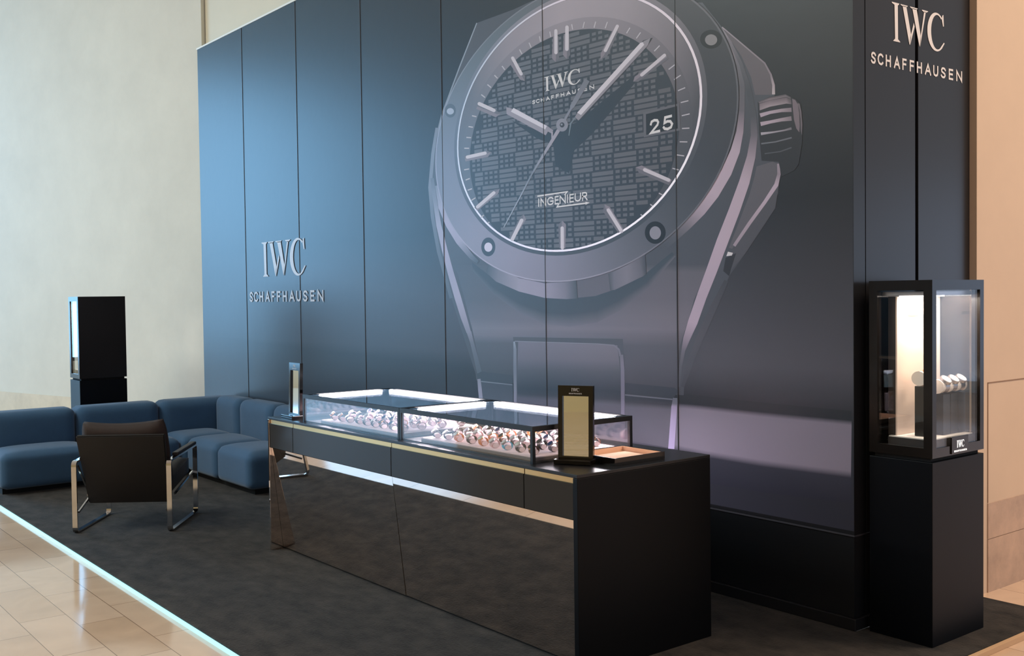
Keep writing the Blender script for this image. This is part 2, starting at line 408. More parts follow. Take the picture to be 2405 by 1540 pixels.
# ------------------------------------------------------------------ mural
def walltw(p, k): q = ony(p[0], p[1], YW); return (q.x, YW-0.0005-LAYER*k, q.z)
L = {'6': (980, 0, .29938), '7': (980, 400, .29938), '8': (1560, 0, .4545), 'S': (1000, 640, .316), 'B': (1480, 840, .29866), 'K': (1720, 180, .1818), 'H': (1160, 140, .14286)}
def cv(tag_, x, y): a, b, s = L[tag_]; return (a+x*s, b+y*s)
def cp(tag_, pts): return [cv(tag_, *p) for p in pts]
def crib(tag_, pts, w=1.0):
    s = L[tag_][2]; return [(*cv(tag_, x, y), h*s*w, c) for x, y, h, c in pts]
def fit(points):
    P = np.array([[ony(x, y, YW).x, ony(x, y, YW).z] for x, y in points]); m = P.mean(0); Q = P-m; s = np.abs(Q).max(); Q = Q/s
    x, y = Q[:, 0], Q[:, 1]; D = np.stack([x*x, x*y, y*y, x, y], 1)
    A, B, Cc, Dd, E = np.linalg.lstsq(D, np.ones(len(x)), rcond=None)[0]
    M2 = np.array([[A, B/2], [B/2, Cc]]); c = -np.linalg.solve(2*M2, [Dd, E])
    k = 1 + c @ M2 @ c
    w, V = np.linalg.eigh(M2/k)
    T = V @ np.diag(1/np.sqrt(w)) @ V.T * s
    return c*s+m, T
class WArt(Art):
    def ring(s, e0, e1, cols, k, n=96):
        """band between two ellipses, colours given around the clock (12 = 0 deg, clockwise)"""
        for i in range(n):
            pass
        pts = []; cc = []; faces = []
        for i in range(n):
            a = 2*PI*i/n; d = np.array([math.sin(a), math.cos(a)])
            t = i/n*len(cols); j = int(t); f = t-j; c0 = cols[j % len(cols)]; c1 = cols[(j+1) % len(cols)]
            col = tuple(c0[q]*(1-f)+c1[q]*f for q in range(3))
            for c, T in (e0, e1):
                p = c+T @ d; pts.append(('w', p[0], p[1])); cc.append(col)
        for i in range(n):
            j = (i+1) % n; faces.append([2*i, 2*j, 2*j+1, 2*i+1])
        s.add(pts, cc, faces, k)
    def ell(s, e, col, k, n=96):
        c, T = e
        pts = [('w', *(c+T @ np.array([math.sin(2*PI*i/n), math.cos(2*PI*i/n)]))) for i in range(n)]
        s.add(pts, [col]*n, [list(range(n))], k)
def wtw(p, k):
    if p[0] == 'w': return (float(p[1]), YW-0.0005-LAYER*k, min(float(p[2]), ZTOP-0.002))
    q = walltw(p, k); return (q[0], q[1], min(q[2], ZTOP-0.002))
def scale_e(e, f): return (e[0], e[1]*f)

mural = thing('watch_mural', 'huge printed photograph of a wristwatch covering the dark display wall', 'mural', (0, 0, 0))
# printed background with the table band
bg = WArt(wtw)
def wz(x, z): return ('w', x, z)
cols_top = (24, 27, 32); cols_mid = (66, 66, 72)
bg.rows([(wz(XL+.002, 4.482), (34, 38, 42), wz(XW-.004, 4.482), cols_top), (wz(XL+.002, 2.2), (48, 54, 60), wz(XW-.004, 2.2), (40, 42, 48)),
         (wz(XL+.002, 1.3), (50, 56, 62), wz(XW-.004, 1.3), (90, 88, 96)), (wz(XL+.002, 1.08), (50, 54, 60), wz(XW-.004, 1.08), (56, 58, 64)), (wz(XL+.002, .50), (52, 56, 62), wz(XW-.004, .50), (56, 56, 66))], 0)
bt = cp('S', [(500, 905), (900, 905), (1250, 930), (1480, 955)]) + cp('B', [(330, 365), (560, 385), (1000, 435), (1742, 505)])
bb = [(1150, 985), (1280, 1004), (1390, 1019), (1460, 1030), (1579, 1048), (1650, 1062), (1779, 1084), (1999, 1112)]
fade = [(66, 72, 80), (92, 94, 104), (118, 116, 130), (140, 132, 148), (152, 142, 158), (158, 146, 162), (154, 142, 158), (146, 136, 150)]
dk = [(58, 62, 68)]*2 + [(50, 54, 60)]*6
rows = []
for (x, y), c, d in zip(bt, fade, dk): rows.append((x, y, c, d))
# three soft steps: dark above, lift, full, then lower fade
def band(y0off, y1off, sel0, sel1, k, base0=bt, base1=bt):
    r = []
    for (a, b, c, d) in zip(base0, base1, fade, dk):
        r.append(((a[0], a[1]+y0off), (c if sel0 else d), (b[0], b[1]+y1off), (c if sel1 else d)))
    bg.rows(r, k)
band(-26, -4, 0, 0, 1); band(-4, 8, 0, 1, 1); band(8, -6, 1, 1, 1, bt, bb)
r = [(a, c, (a[0], a[1]+14), (40, 41, 48)) for a, c in zip(bb, fade)]
bg.rows([((a[0], a[1]-6), c, (a[0], a[1]+10), (62, 62, 74)) for a, c in zip(bb, fade)], 1)
bg.rows([((a[0], a[1]+10), (62, 62, 74), (ony(a[0], a[1], YW) and walltw((a[0], a[1]), 0) and (a[0], a[1]+70)), (54, 54, 66)) for a in bb[3:]], 1)
bg.build('printed_background', M_print, mural)

case = WArt(wtw)
GM = (84, 84, 92)
body = [(1250, 2), (1207, 22), (1120, 54), (1080, 156), (1038, 269), (1016, 359), (1008, 460), (1019, 535), (1037, 624), (1079, 759), (1117, 877), (1119, 893), (1606, 928), (1607, 909), (1664, 760), (1714, 646), (1751, 595), (1805, 509), (1828, 454), (1833, 386), (1819, 218), (1814, 182), (1796, 150), (1696, 64), (1650, 6)]
case.poly(body, (74, 76, 83), 2)
case.ribbon([(1120, 54, 1.2, (140, 145, 155)), (1080, 156, 1.4, (135, 142, 152)), (1038, 269, 1.6, (120, 126, 136)), (1020, 340, 1.5, (110, 116, 126))], 3)
case.ribbon([(1026, 300, 3, (112, 116, 128)), (1017, 360, 4, (116, 120, 132)), (1010, 440, 4, (112, 114, 126)), (1016, 510, 4, (100, 104, 116)), (1030, 590, 4, (90, 94, 104)), (1060, 700, 4, (84, 88, 96))], 3)
# brushed face below the bezel
R = lambda x0, y0, x1, y1, c0, c1: (cv('S', x0, y0), c0, cv('S', x1, y1), c1)
case.rows([R(200, -60, 2120, -60, (74, 76, 83), (74, 76, 83)), R(235, 0, 2080, 0, (78, 80, 88), (96, 93, 100)), R(290, 200, 1995, 200, (84, 86, 94), (100, 96, 104)), R(322, 330, 1960, 330, (98, 98, 108), (108, 103, 111)),
           R(345, 415, 1930, 420, (114, 113, 123), (110, 105, 114)), R(355, 462, 1910, 480, (110, 109, 119), (98, 94, 102)), R(368, 520, 1890, 545, (84, 88, 96), (84, 84, 92)), R(392, 640, 1870, 700, (80, 84, 92), (80, 80, 88)), R(412, 745, 1870, 862, (74, 79, 86), (72, 73, 80))], 3)
# soft shadow of the bezel on that face
sh_in = cp('7', [(430, 720), (600, 850), (800, 950), (1000, 1000), (1200, 1005), (1400, 985), (1560, 930), (1780, 820), (2000, 640)])
sh_out = [(x+o[0], y+o[1]) for (x, y), o in zip(sh_in, [(2, 20), (0, 36), (0, 50), (0, 62), (0, 66), (4, 62), (10, 50), (12, 30), (8, 10)])]
sh_mid = [((a[0]*.45+b[0]*.55), (a[1]*.45+b[1]*.55)) for a, b in zip(sh_in, sh_out)]
oc = [(84, 86, 94), (88, 90, 98), (98, 98, 108), (104, 103, 112), (104, 102, 111), (100, 98, 106), (98, 96, 104), (96, 93, 101), (96, 93, 100)]
case.rows([(a, (62, 70, 78), b, (64, 72, 80)) for a, b in zip(sh_in, sh_mid)], 4)
case.rows([(a, (64, 72, 80), b, c) for a, b, c in zip(sh_mid, sh_out, oc)], 4)
PK = (176, 158, 170)
# long bevel of the left strap side
case.ribbon(crib('7', [(118, 60, 14, (96, 100, 110)), (140, 240, 16, (120, 122, 136)), (170, 430, 20, (150, 146, 164)), (215, 620, 22, (158, 152, 172)), (262, 800, 24, (150, 145, 164)), (320, 1000, 26, (156, 150, 168)), (365, 1150, 24, (146, 140, 156)), (405, 1270, 18, (128, 126, 140))]), 5)
case.ribbon(crib('S', [(322, 440, 18, (128, 126, 140)), (345, 520, 14, (104, 106, 116)), (375, 640, 16, (92, 97, 106)), (400, 745, 18, (88, 94, 102))]), 5)
# right side: pink bevels
case.ribbon(crib('8', [(318, 165, 4, (150, 138, 146)), (352, 240, 8, (126, 117, 124)), (388, 340, 12, (104, 101, 107)), (404, 450, 14, (92, 90, 96)), (402, 570, 14, (100, 95, 102)), (392, 680, 18, (150, 134, 145)), (368, 780, 24, PK), (322, 890, 28, PK), (255, 1000, 30, PK), (185, 1085, 32, (158, 143, 154)), (110, 1160, 32, (112, 106, 113)), (50, 1215, 30, (84, 84, 91)), (0, 1255, 30, (76, 78, 85))]), 6)
case.ribbon(crib('8', [(300, 140, 3, (160, 148, 156)), (335, 205, 6, (118, 111, 118)), (398, 330, 10, (88, 87, 93)), (440, 470, 14, (70, 72, 78)), (462, 600, 16, (76, 77, 83)), (466, 700, 18, (104, 98, 106)), (450, 810, 22, (150, 136, 146)), (415, 940, 27, PK), (362, 1090, 29, PK), (300, 1250, 30, PK), (245, 1400, 28, (170, 153, 166)), (195, 1530, 26, (165, 149, 162))]), 6)
case.ribbon(crib('S', [(2053, 175, 37, (165, 149, 162)), (1985, 370, 36, (170, 152, 166)), (1940, 490, 26, (140, 128, 140)), (1915, 580, 14, (104, 100, 109)), (1895, 700, 10, (86, 86, 94)), (1880, 850, 10, (80, 82, 90))]), 6)
case.ribbon(crib('S', [(2235, 60, 16, (66, 66, 72)), (2140, 260, 26, (74, 73, 79)), (2040, 480, 26, (80, 78, 85)), (1960, 680, 22, (76, 76, 83)), (1910, 850, 12, (66, 68, 75))]), 5)
# crown guards
case.poly(cp('8', [(300, 145), (520, 330), (556, 400), (570, 480), (556, 490), (470, 490), (450, 400), (400, 290)]), (96, 89, 94), 7)
case.ribbon(crib('8', [(300, 140, 3, (150, 140, 147)), (520, 326, 4, (130, 120, 126)), (552, 385, 5, (130, 119, 125)), (566, 440, 7, (165, 151, 156)), (566, 488, 8, (180, 168, 170))]), 8)
case.poly(cp('8', [(478, 860), (560, 835), (596, 850), (592, 950), (520, 1060), (352, 1285), (335, 1280), (440, 1010), (468, 910)]), (92, 89, 95), 7)
case.poly(cp('8', [(602, 900), (588, 950), (358, 1285), (310, 1385), (330, 1420), (420, 1310), (575, 1075)]), (78, 77, 83), 7)
case.ribbon(crib('8', [(590, 845, 6, (150, 136, 146)), (594, 900, 9, (140, 127, 136)), (580, 955, 11, PK), (520, 1045, 9, PK), (440, 1155, 9, (160, 144, 154)), (362, 1270, 8, (150, 136, 146))]), 8)
case.poly(cp('8', [(318, 1332), (372, 1308), (335, 1425), (306, 1400)]), (46, 46, 51), 8)
case.poly(cp('8', [(330, 1300), (356, 1306), (350, 1320), (322, 1323)]), (200, 194, 194), 9)
# strap links at the bottom
BD = (66, 74, 83)
case.poly(cp('S', [(380, 755), (412, 735), (650, 762), (650, 826), (405, 806), (386, 786)]), BD, 7)
case.poly(cp('S', [(392, 806), (650, 832), (650, 985), (415, 960)]), (74, 80, 90), 6)
case.ribbon(crib('S', [(396, 790, 12, (138, 138, 152)), (404, 870, 14, (148, 146, 164)), (412, 950, 14, (140, 140, 158))]), 8)
case.ribbon(crib('S', [(412, 808, 4, (124, 130, 140)), (645, 833, 4, (120, 124, 134))]), 8)
case.poly(cp('S', [(1482, 818), (1850, 855), (1885, 880), (1862, 902), (1838, 938), (1482, 906)]), (58, 64, 72), 7)
case.rows([(cv('S', 1482, 912), (62, 68, 76), cv('S', 1838, 946), (58, 62, 70)), (cv('S', 1482, 960), (62, 66, 74), cv('S', 1838, 985), (66, 66, 74)), (cv('S', 1482, 1000), (96, 94, 106), cv('S', 1834, 1020), (104, 99, 110)), (cv('S', 1480, 1240), (92, 88, 98), cv('S', 1805, 1300), (108, 102, 113))], 7)
case.ribbon(crib('S', [(1482, 908, 5, (112, 112, 122)), (1835, 942, 5, (112, 112, 122))]), 8)
# middle link
case.poly(cp('S', [(650, 478), (1466, 492), (1474, 600), (1478, 830), (1478, 1075), (655, 975), (652, 700)]), (76, 80, 88), 8)
case.rows([R(688, 515, 1425, 540, (112, 111, 122), (112, 108, 117)), R(684, 640, 1438, 650, (104, 103, 114), (104, 101, 110)), R(682, 720, 1446, 740, (84, 88, 97), (82, 84, 92)), R(682, 860, 1450, 880, (60, 68, 78), (58, 64, 72)), R(682, 900, 1450, 945, (64, 70, 80), (64, 68, 76)), R(682, 930, 1450, 985, (88, 88, 100), (94, 92, 103)), R(682, 985, 1450, 1080, (86, 84, 97), (92, 88, 100))], 9)
case.ribbon(crib('S', [(658, 512, 6, (140, 146, 156)), (664, 570, 11, (118, 124, 136)), (664, 700, 12, (112, 118, 130)), (666, 860, 11, (130, 132, 146)), (667, 975, 11, (122, 120, 138))]), 10)
case.ribbon(crib('S', [(664, 510, 3, (130, 130, 141)), (1280, 530, 4, (122, 121, 131)), (1400, 540, 5, (118, 116, 126)), (1436, 570, 7, (112, 110, 120)), (1448, 620, 8, (108, 106, 116))]), 10)
case.ribbon(crib('S', [(1456, 610, 12, (108, 106, 116)), (1464, 720, 14, (120, 116, 130)), (1466, 860, 14, (118, 114, 130)), (1466, 1080, 14, (130, 122, 142))]), 10)
case.ribbon([(*cv('B', 355, 315), 5, (108, 110, 120)), (*cv('B', 352, 360), 6.5, (116, 114, 126)), (*cv('B', 348, 385), 6.8, (166, 150, 176)), (*cv('B', 340, 500), 7, (182, 164, 196)), (*cv('B', 325, 715), 7.4, (186, 168, 204))], 9)
case.build('printed_case', M_print, mural, 1.4)

# bezel, crystal, dial
E1 = fit(cp('6', [(1060, 45), (850, 150), (640, 330), (470, 600), (360, 870), (313, 1100), (330, 1340), (390, 1530), (2040, 200), (2160, 370), (2225, 560), (2243, 760), (2220, 930), (2150, 1130), (2080, 1290)]) + cp('7', [(560, 412), (720, 540), (900, 612), (1090, 642), (1300, 615), (1500, 545), (1700, 430), (1850, 300)]))
E2 = fit(cp('7', [(150, 160), (220, 330), (330, 520), (480, 650), (640, 760), (800, 840), (1000, 878), (1150, 872), (1400, 830), (1540, 790), (1700, 700), (1900, 590)]) + cp('8', [(378, 560), (360, 680), (310, 830), (250, 950), (380, 400), (350, 260)]) + [(1030, 330), (1042, 268)])
E3 = fit(cp('6', [(1200, 240), (960, 330), (800, 440), (650, 620), (560, 740), (470, 920), (430, 1100), (425, 1300), (450, 1500), (1600, 280), (1720, 335), (1870, 440), (1960, 560), (2020, 700), (2045, 850), (2045, 1080), (2010, 1220)]) + cp('7', [(560, 430), (1140, 640), (1850, 290)]))
bez = WArt(wtw)
E2b = (E2[0]+np.array([-0.01, -0.175]), E2[1]*1.0)
sidecols = [(80, 80, 86)]*5 + [(70, 72, 78), (118, 112, 120), (66, 72, 78), (64, 70, 76), (120, 117, 128), (136, 132, 146), (130, 128, 142), (70, 76, 84), (72, 78, 86), (110, 108, 120), (150, 145, 164), (140, 138, 154), (100, 104, 114), (84, 88, 96), (80, 84, 90)]
# lower side band of the bezel, traced piece by piece
bez.ribbon(crib('7', [(150, 120, 8, (120, 124, 138)), (185, 290, 18, (150, 147, 166)), (250, 430, 24, (160, 152, 172)), (330, 560, 24, (150, 145, 163)), (430, 680, 20, (96, 99, 109)), (480, 720, 14, (74, 80, 88))]), 12)
lowi = cp('7', [(560, 720), (640, 768), (800, 845), (1000, 885), (1160, 876), (1250, 860)]); lowo = cp('7', [(540, 800), (620, 872), (800, 950), (1000, 1000), (1170, 1010), (1260, 1004)])
lc = [(72, 78, 86), (110, 110, 121), (142, 136, 150), (138, 132, 147), (112, 110, 121), (70, 76, 83)]
bez.rows([(a, c, b, c) for a, b, c in zip(lowi, lowo, lc)], 12)
blk_i = cp('7', [(1500, 812), (1545, 792), (1640, 745), (1740, 690), (1790, 660)]); blk_o = cp('7', [(1515, 942), (1550, 938), (1650, 890), (1770, 832), (1800, 810)])
bez.rows([(a, c, b, c) for a, b, c in zip(blk_i, blk_o, [(68, 74, 81), (104, 102, 111), (116, 112, 121), (96, 94, 102), (66, 69, 76)])], 12)
ringcols = [(80, 80, 85), (72, 70, 73), (56, 54, 57), (50, 50, 54), (50, 51, 56), (54, 56, 62), (66, 68, 74), (86, 86, 94), (106, 103, 114), (116, 112, 125), (116, 114, 128), (104, 106, 120), (98, 102, 116), (90, 97, 108), (84, 92, 100), (80, 86, 92)]
bez.build('bezel_side', M_print, mural, 1.4)
bz2 = WArt(wtw)
bz2.ring(E1, E2, ringcols, 22)
bz2.ring(scale_e(E2, 0.994), scale_e(E2, 1.003), [(96, 94, 100), (90, 88, 92), (84, 82, 86), (80, 80, 85), (80, 80, 86), (88, 88, 94), (118, 114, 124), (136, 130, 142), (138, 132, 146), (128, 126, 142), (124, 124, 140), (112, 116, 128), (100, 104, 112)], 22.1)
bz2.ring(scale_e(E1, 1.0), scale_e(E1, 1.035), [(118, 110, 116), (112, 104, 110), (92, 87, 92), (76, 75, 80), (62, 64, 70), (56, 60, 66), (58, 62, 68), (62, 66, 74), (72, 76, 86), (80, 86, 98), (92, 98, 110), (108, 108, 118)], 22.1)
bz2.ring(scale_e(E1, 0.989), scale_e(E1, 1.004), [(190, 178, 186), (190, 178, 186), (196, 184, 190), (205, 194, 200), (222, 214, 220), (226, 218, 224), (214, 206, 216), (206, 200, 214), (196, 196, 210), (170, 176, 192), (160, 168, 182), (170, 170, 180)], 22.2)
# crystal zone and chapter ring
cry = WArt(wtw)
cry.ell(scale_e(E1, 0.99), (100, 98, 106), 15)
cry.ring(E3, scale_e(E1, 0.992), [(150, 140, 147), (140, 131, 138), (116, 110, 116), (88, 87, 93), (78, 80, 86), (80, 82, 88), (86, 88, 96), (92, 96, 106), (98, 104, 116), (102, 108, 120), (112, 114, 124), (136, 130, 138)], 16)
cry.ring(scale_e(E3, 1.10), scale_e(E1, 0.985), [(166, 154, 161), (156, 145, 152), (126, 118, 124), (82, 82, 88), (80, 82, 88), (84, 86, 92), (86, 88, 96), (92, 96, 106), (98, 104, 116), (98, 104, 116), (110, 112, 122), (148, 140, 148)], 16)
for (x, y, ro, rx, ri, c) in ((2308, 308, 86, 74, 48, (112, 108, 109)), (262, 868, 44, 54, 28, (136, 142, 156))):
    cx, cy = cv('6', x, y); s = .29938
    bz2.disc(cx, cy, ro*s, rx*s, (16, 17, 19) if x > 1000 else (70, 78, 88), 22.3); bz2.disc(cx, cy+1.5, ri*s, ri*.9*s, c, 22.4)
for (x, y, rx, ry, ri, c) in ((560, 600, 55, 74, 33, (168, 162, 176)), (1870, 488, 82, 88, 47, (114, 112, 120))):
    cx, cy = cv('7', x, y); s = .29938
    bz2.disc(cx, cy, rx*s, ry*s, (46, 52, 60) if x < 1000 else (24, 26, 30), 22.3); bz2.disc(cx, cy+.6, ri*s*.95, ri*1.1*s, c, 22.4)
bz2.build('printed_bezel', M_print, mural, 1.9); cry.build('printed_crystal', M_print, mural, 1.2)

dial = WArt(wtw)
dial.ell(E3, (52, 57, 64), 20)
Ti = np.linalg.inv(E3[1])
def inside(x, z, f=0.995): return np.linalg.norm(Ti @ (np.array([x, z])-E3[0])) < f
p0 = ony(*cv('7', 950, 700), YW); 
g0 = ony(1296, 452, YW); g1 = ony(1347, 446.5, YW); g2 = ony(1389, 442, YW); g3 = ony(1296, 488, YW)
A_ = (g1-g0).length; B_ = (g2-g1).length; U_ = (g2-g0).normalized(); V_ = Vector((-0.02, 0, 1.0)); V_.normalize()
rowh = (g3-g0).length
qd = [];
def bar(u0, u1, v0, v1, col):
    n = max(1, int((u1-u0)/0.07)); 
    for i in range(n):
        a = u0+(u1-u0)*i/n; b = u0+(u1-u0)*(i+1)/n
        c = [g0+U_*x+V_*y for x, y in ((a, v0), (b, v0), (b, v1), (a, v1))]
        if all(inside(q.x, q.z) for q in c): dial.poly([('w', q.x, q.z) for q in c], col, 21)
for r_ in range(-6, 16):
    for cidx in range(-8, 9):
        u0 = cidx*(A_+B_) + (0 if r_ % 2 == 0 else (A_+B_)/2+0.01)
        v0 = r_*rowh
        for l_ in range(3):
            va = v0+rowh*(l_+0.14)/3; vb = v0+rowh*(l_+0.86)/3
            q = g0+U_*(u0+A_/2)+V_*va
            f = max(0, min(1, (q.x+7.2)/3.2)); col = (104-14*f+l_, 108-20*f+l_, 117-25*f+l_)
            bar(u0+0.012, u0+A_-0.012, va, vb, col)
            for s_ in range(3):
                ua = u0+A_+B_*(s_+0.16)/3; ub = u0+A_+B_*(s_+0.80)/3
                bar(ua, ub, va+0.004, vb-0.002, col)
dial.build('printed_dial', M_print, mural, 1.35)

LUME = (222, 212, 218); MET = (148, 138, 147); MET2 = (120, 116, 124); HAND = (166, 158, 168)
def marker(t, fr0, fr1, tip, hw, l0, l1, lw, k=23):
    mk = WArt(wtw)
    a = np.array(fr0, float); b = np.array(fr1, float); d = (b-a)/np.linalg.norm(b-a); n = np.array([-d[1], d[0]])
    mk.poly(cp(t, [tuple(a+n*hw*.8), tuple(b+n*hw), tip, tuple(b-n*hw), tuple(a-n*hw*.8)]), MET, k)
    mk.poly(cp(t, [tuple(a-n*hw*.1), tuple(b-n*hw*.1), tip, tuple(b-n*hw), tuple(a-n*hw*.8)]), MET2, k+1)
    a = np.array(l0, float); b = np.array(l1, float); d = (b-a)/np.linalg.norm(b-a); n = np.array([-d[1], d[0]])
    pts = []
    for e, sg in ((b, 1), (a, -1)):
        for j in range(7):
            q = -PI/2+PI*j/6; pts.append(tuple(e+(d*math.cos(q)*sg - n*math.sin(q)*sg)*lw))
    mk.poly(cp(t, pts), LUME, k+2)
    mk.build('hour_marker', M_print, mural)
marker('6', (1090, 285), (1088, 458), (1088, 487), 28, (1091, 242), (1091, 413), 13)
marker('6', (1175, 268), (1174, 432), (1175, 462), 28, (1178, 214), (1177, 386), 14)
marker('6', (1560, 240), (1468, 430), (1440, 468), 28, (1573, 206), (1479, 396), 13)
marker('6', (1962, 445), (1722, 622), (1697, 641), 24, (1943, 434), (1764, 588), 13)
marker('6', (745, 490), (830, 612), (846, 636), 24, (752, 456), (818, 580), 13)
marker('6', (472, 836), (628, 898), (656, 892), 24, (490, 814), (604, 866), 14)
marker('6', (376, 1246), (552, 1206), (582, 1192), 26, (396, 1232), (535, 1201), 13)
marker('7', (462, 304), (622, 166), (650, 145), 22, (476, 286), (604, 176), 13)
marker('7', (738, 538), (836, 372), (838, 345), 24, (748, 542), (822, 392), 14)
marker('7', (1140, 610), (1140, 425), (1140, 394), 30, (1141, 608), (1140, 452), 13)
marker('7', (1602, 478), (1486, 304), (1472, 266), 32, (1605, 478), (1502, 312), 14)
marker('6', (1990, 1432), (1752, 1325), (1716, 1312), 30, (1975, 1412), (1788, 1332), 14)
ticks = [(1215, 190, 1222, 232), (1315, 172, 1303, 220), (1403, 170, 1390, 218), (1495, 172, 1478, 222), (1672, 218, 1645, 262), (1755, 255, 1722, 302), (1905, 358, 1862, 402), (2025, 507, 1975, 545), (2070, 590, 2018, 625), (2105, 688, 2048, 712), (2130, 790, 2070, 805), (2140, 893, 2078, 908), (2138, 1005, 2080, 1008), (2122, 1113, 2062, 1112), (2097, 1223, 2040, 1215), (2055, 1333, 2005, 1320), (1043, 248, 1050, 290), (962, 285, 970, 328), (880, 335, 897, 375), (805, 388, 825, 425), (668, 518, 690, 548), (608, 590, 633, 615), (553, 663, 582, 687), (505, 742, 535, 765), (432, 908, 467, 915), (405, 993, 440, 998), (388, 1078, 425, 1080), (372, 1163, 410, 1163), (370, 1332, 410, 1325), (382, 1412, 415, 1400), (398, 1492, 432, 1480)]
for a in ticks: mk = WArt(wtw); mk.ribbon(crib('6', [(a[0], a[1], 4.5, (205, 198, 204)), (a[2], a[3], 4.5, (205, 198, 204))]), 23); mk.build('minute_mark', M_print, mural)
for a in [(502, 370, 525, 350), (555, 415, 570, 405), (428, 235, 460, 215), (1898, 178, 1930, 195), (1830, 265, 1850, 280), (1755, 345, 1770, 357)]: mk = WArt(wtw); mk.ribbon(crib('7', [(a[0], a[1], 4.5, (200, 194, 200)), (a[2], a[3], 4.5, (200, 194, 200))]), 23); mk.build('minute_mark', M_print, mural)
mk = WArt(wtw)
# date window
mk.poly(cp('6', [(1775, 882), (2058, 810), (2068, 1022), (1780, 1078)]), (112, 110, 116), 23)
mk.poly(cp('6', [(1797, 896), (2042, 832), (2048, 1008), (1799, 1058)]), (40, 44, 50), 24)
mk.build('date_window', M_print, mural)
SHD = (50, 57, 65)
hd = WArt(wtw)
hd.poly(cp('6', [(1255, 960), (1740, 560), (1720, 640), (1520, 880), (1365, 1060), (1235, 1180), (1195, 1360), (1085, 1300), (1070, 1135), (940, 1085), (742, 945), (1000, 1040)]), SHD, 22)
hd.poly(cp('6', [(1775, 318), (1850, 296), (1800, 372), (1290, 940), (1262, 920)]), (58, 58, 64), 26)
hd.poly(cp('6', [(1782, 322), (1832, 300), (1812, 358), (1268, 946), (1240, 918), (1262, 880)]), (150, 142, 149), 27)
hd.poly(cp('6', [(1752, 338), (1772, 330), (1784, 352), (1288, 902), (1258, 884)]), (216, 207, 213), 28)
hd.poly(cp('H', [(210, 780), (290, 800), (880, 1085), (985, 1165), (955, 1215), (895, 1182), (860, 1245), (215, 895)]), (156, 148, 158), 27)
hd.poly(cp('H', [(330, 793), (878, 1090), (850, 1148), (285, 855)]), (216, 208, 216), 28)
hd.ribbon(crib('6', [(1338, 628, 22, (120, 120, 128)), (1218, 836, 17, (132, 132, 142)), (1210, 850, 9, (132, 132, 142)), (1150, 960, 10, (138, 138, 148))]), 29)
hd.ribbon(crib('6', [(1112, 1020, 14, HAND), (1070, 1090, 13, HAND), (960, 1270, 9, (150, 150, 162)), (900, 1370, 7, (120, 124, 134))]), 29)
hd.ribbon(crib('7', [(905, 25, 7, (120, 124, 134)), (820, 190, 5, (150, 156, 170)), (682, 448, 3.5, (160, 166, 180))]), 29)
hd.ribbon(crib('H', [(965, 1190, 14, (170, 162, 172)), (962, 1330, 10, (170, 162, 172))]), 28)
hd.ribbon(crib('H', [(1350, 945, 10, (120, 126, 134)), (1270, 1050, 12, (120, 130, 138)), (1240, 1250, 8, (110, 122, 130))]), 27)
cx, cy = cv('6', 1140, 980); hd.disc(cx, cy, 14, 15.5, (142, 140, 150), 30); hd.disc(cx, cy, 5.5, 6, (54, 54, 60), 31); hd.disc(cx-1, cy-1, 2.2, 2.4, (150, 148, 156), 32)
hd.build('printed_hands', M_print, mural, 1.15)
# crown
cr = WArt(wtw)
cr.poly(cp('K', [(330, 330), (480, 262), (680, 228), (760, 262), (830, 300), (885, 350), (912, 600), (905, 850), (860, 1130), (800, 1212), (640, 1290), (600, 1100), (380, 1085), (345, 700)]), (46, 47, 52), 10)
cr.rows([(cv('K', 335, 325), (84, 78, 84), cv('K', 350, 345), (120, 108, 115)), (cv('K', 480, 268), (92, 84, 89), cv('K', 490, 300), (140, 126, 131)), (cv('K', 690, 230), (96, 88, 92), cv('K', 700, 262), (124, 112, 117)), (cv('K', 756, 262), (84, 78, 82), cv('K', 760, 292), (100, 91, 96))], 11)
cr.rows([(cv('K', 352, 350), (118, 106, 112), cv('K', 356, 436), (150, 135, 141)), (cv('K', 490, 302), (112, 100, 106), cv('K', 490, 388), (165, 148, 155)), (cv('K', 700, 268), (104, 94, 99), cv('K', 700, 348), (150, 135, 141)), (cv('K', 762, 298), (92, 84, 88), cv('K', 768, 356), (104, 95, 100))], 11)
for pts in ([(362, 500, 26, PK), (490, 462, 20, PK), (640, 436, 22, (160, 144, 152)), (768, 428, 28, (130, 117, 124))], [(368, 612, 26, PK), (490, 586, 20, PK), (640, 556, 22, (160, 144, 152)), (768, 540, 30, (126, 114, 121))],
            [(372, 738, 18, (170, 162, 170)), (540, 716, 10, (160, 152, 160)), (680, 692, 10, (140, 132, 139)), (768, 668, 16, (110, 104, 110))], [(376, 866, 10, (104, 106, 112)), (560, 842, 8, (112, 113, 119)), (770, 788, 10, (104, 104, 110))], [(420, 995, 8, (76, 79, 85)), (620, 968, 7, (82, 84, 90)), (768, 915, 9, (80, 81, 87))]):
    cr.ribbon(crib('K', pts), 12)
cr.poly(cp('K', [(775, 285), (815, 300), (850, 360), (868, 480), (874, 640), (868, 720), (830, 670), (800, 560), (785, 420)]), (120, 107, 114), 12)
cr.poly(cp('K', [(845, 340), (872, 350), (896, 450), (908, 620), (902, 760), (888, 700), (882, 540), (868, 430)]), (108, 98, 104), 13)
cr.build('printed_crown', M_print, mural, 1.3)
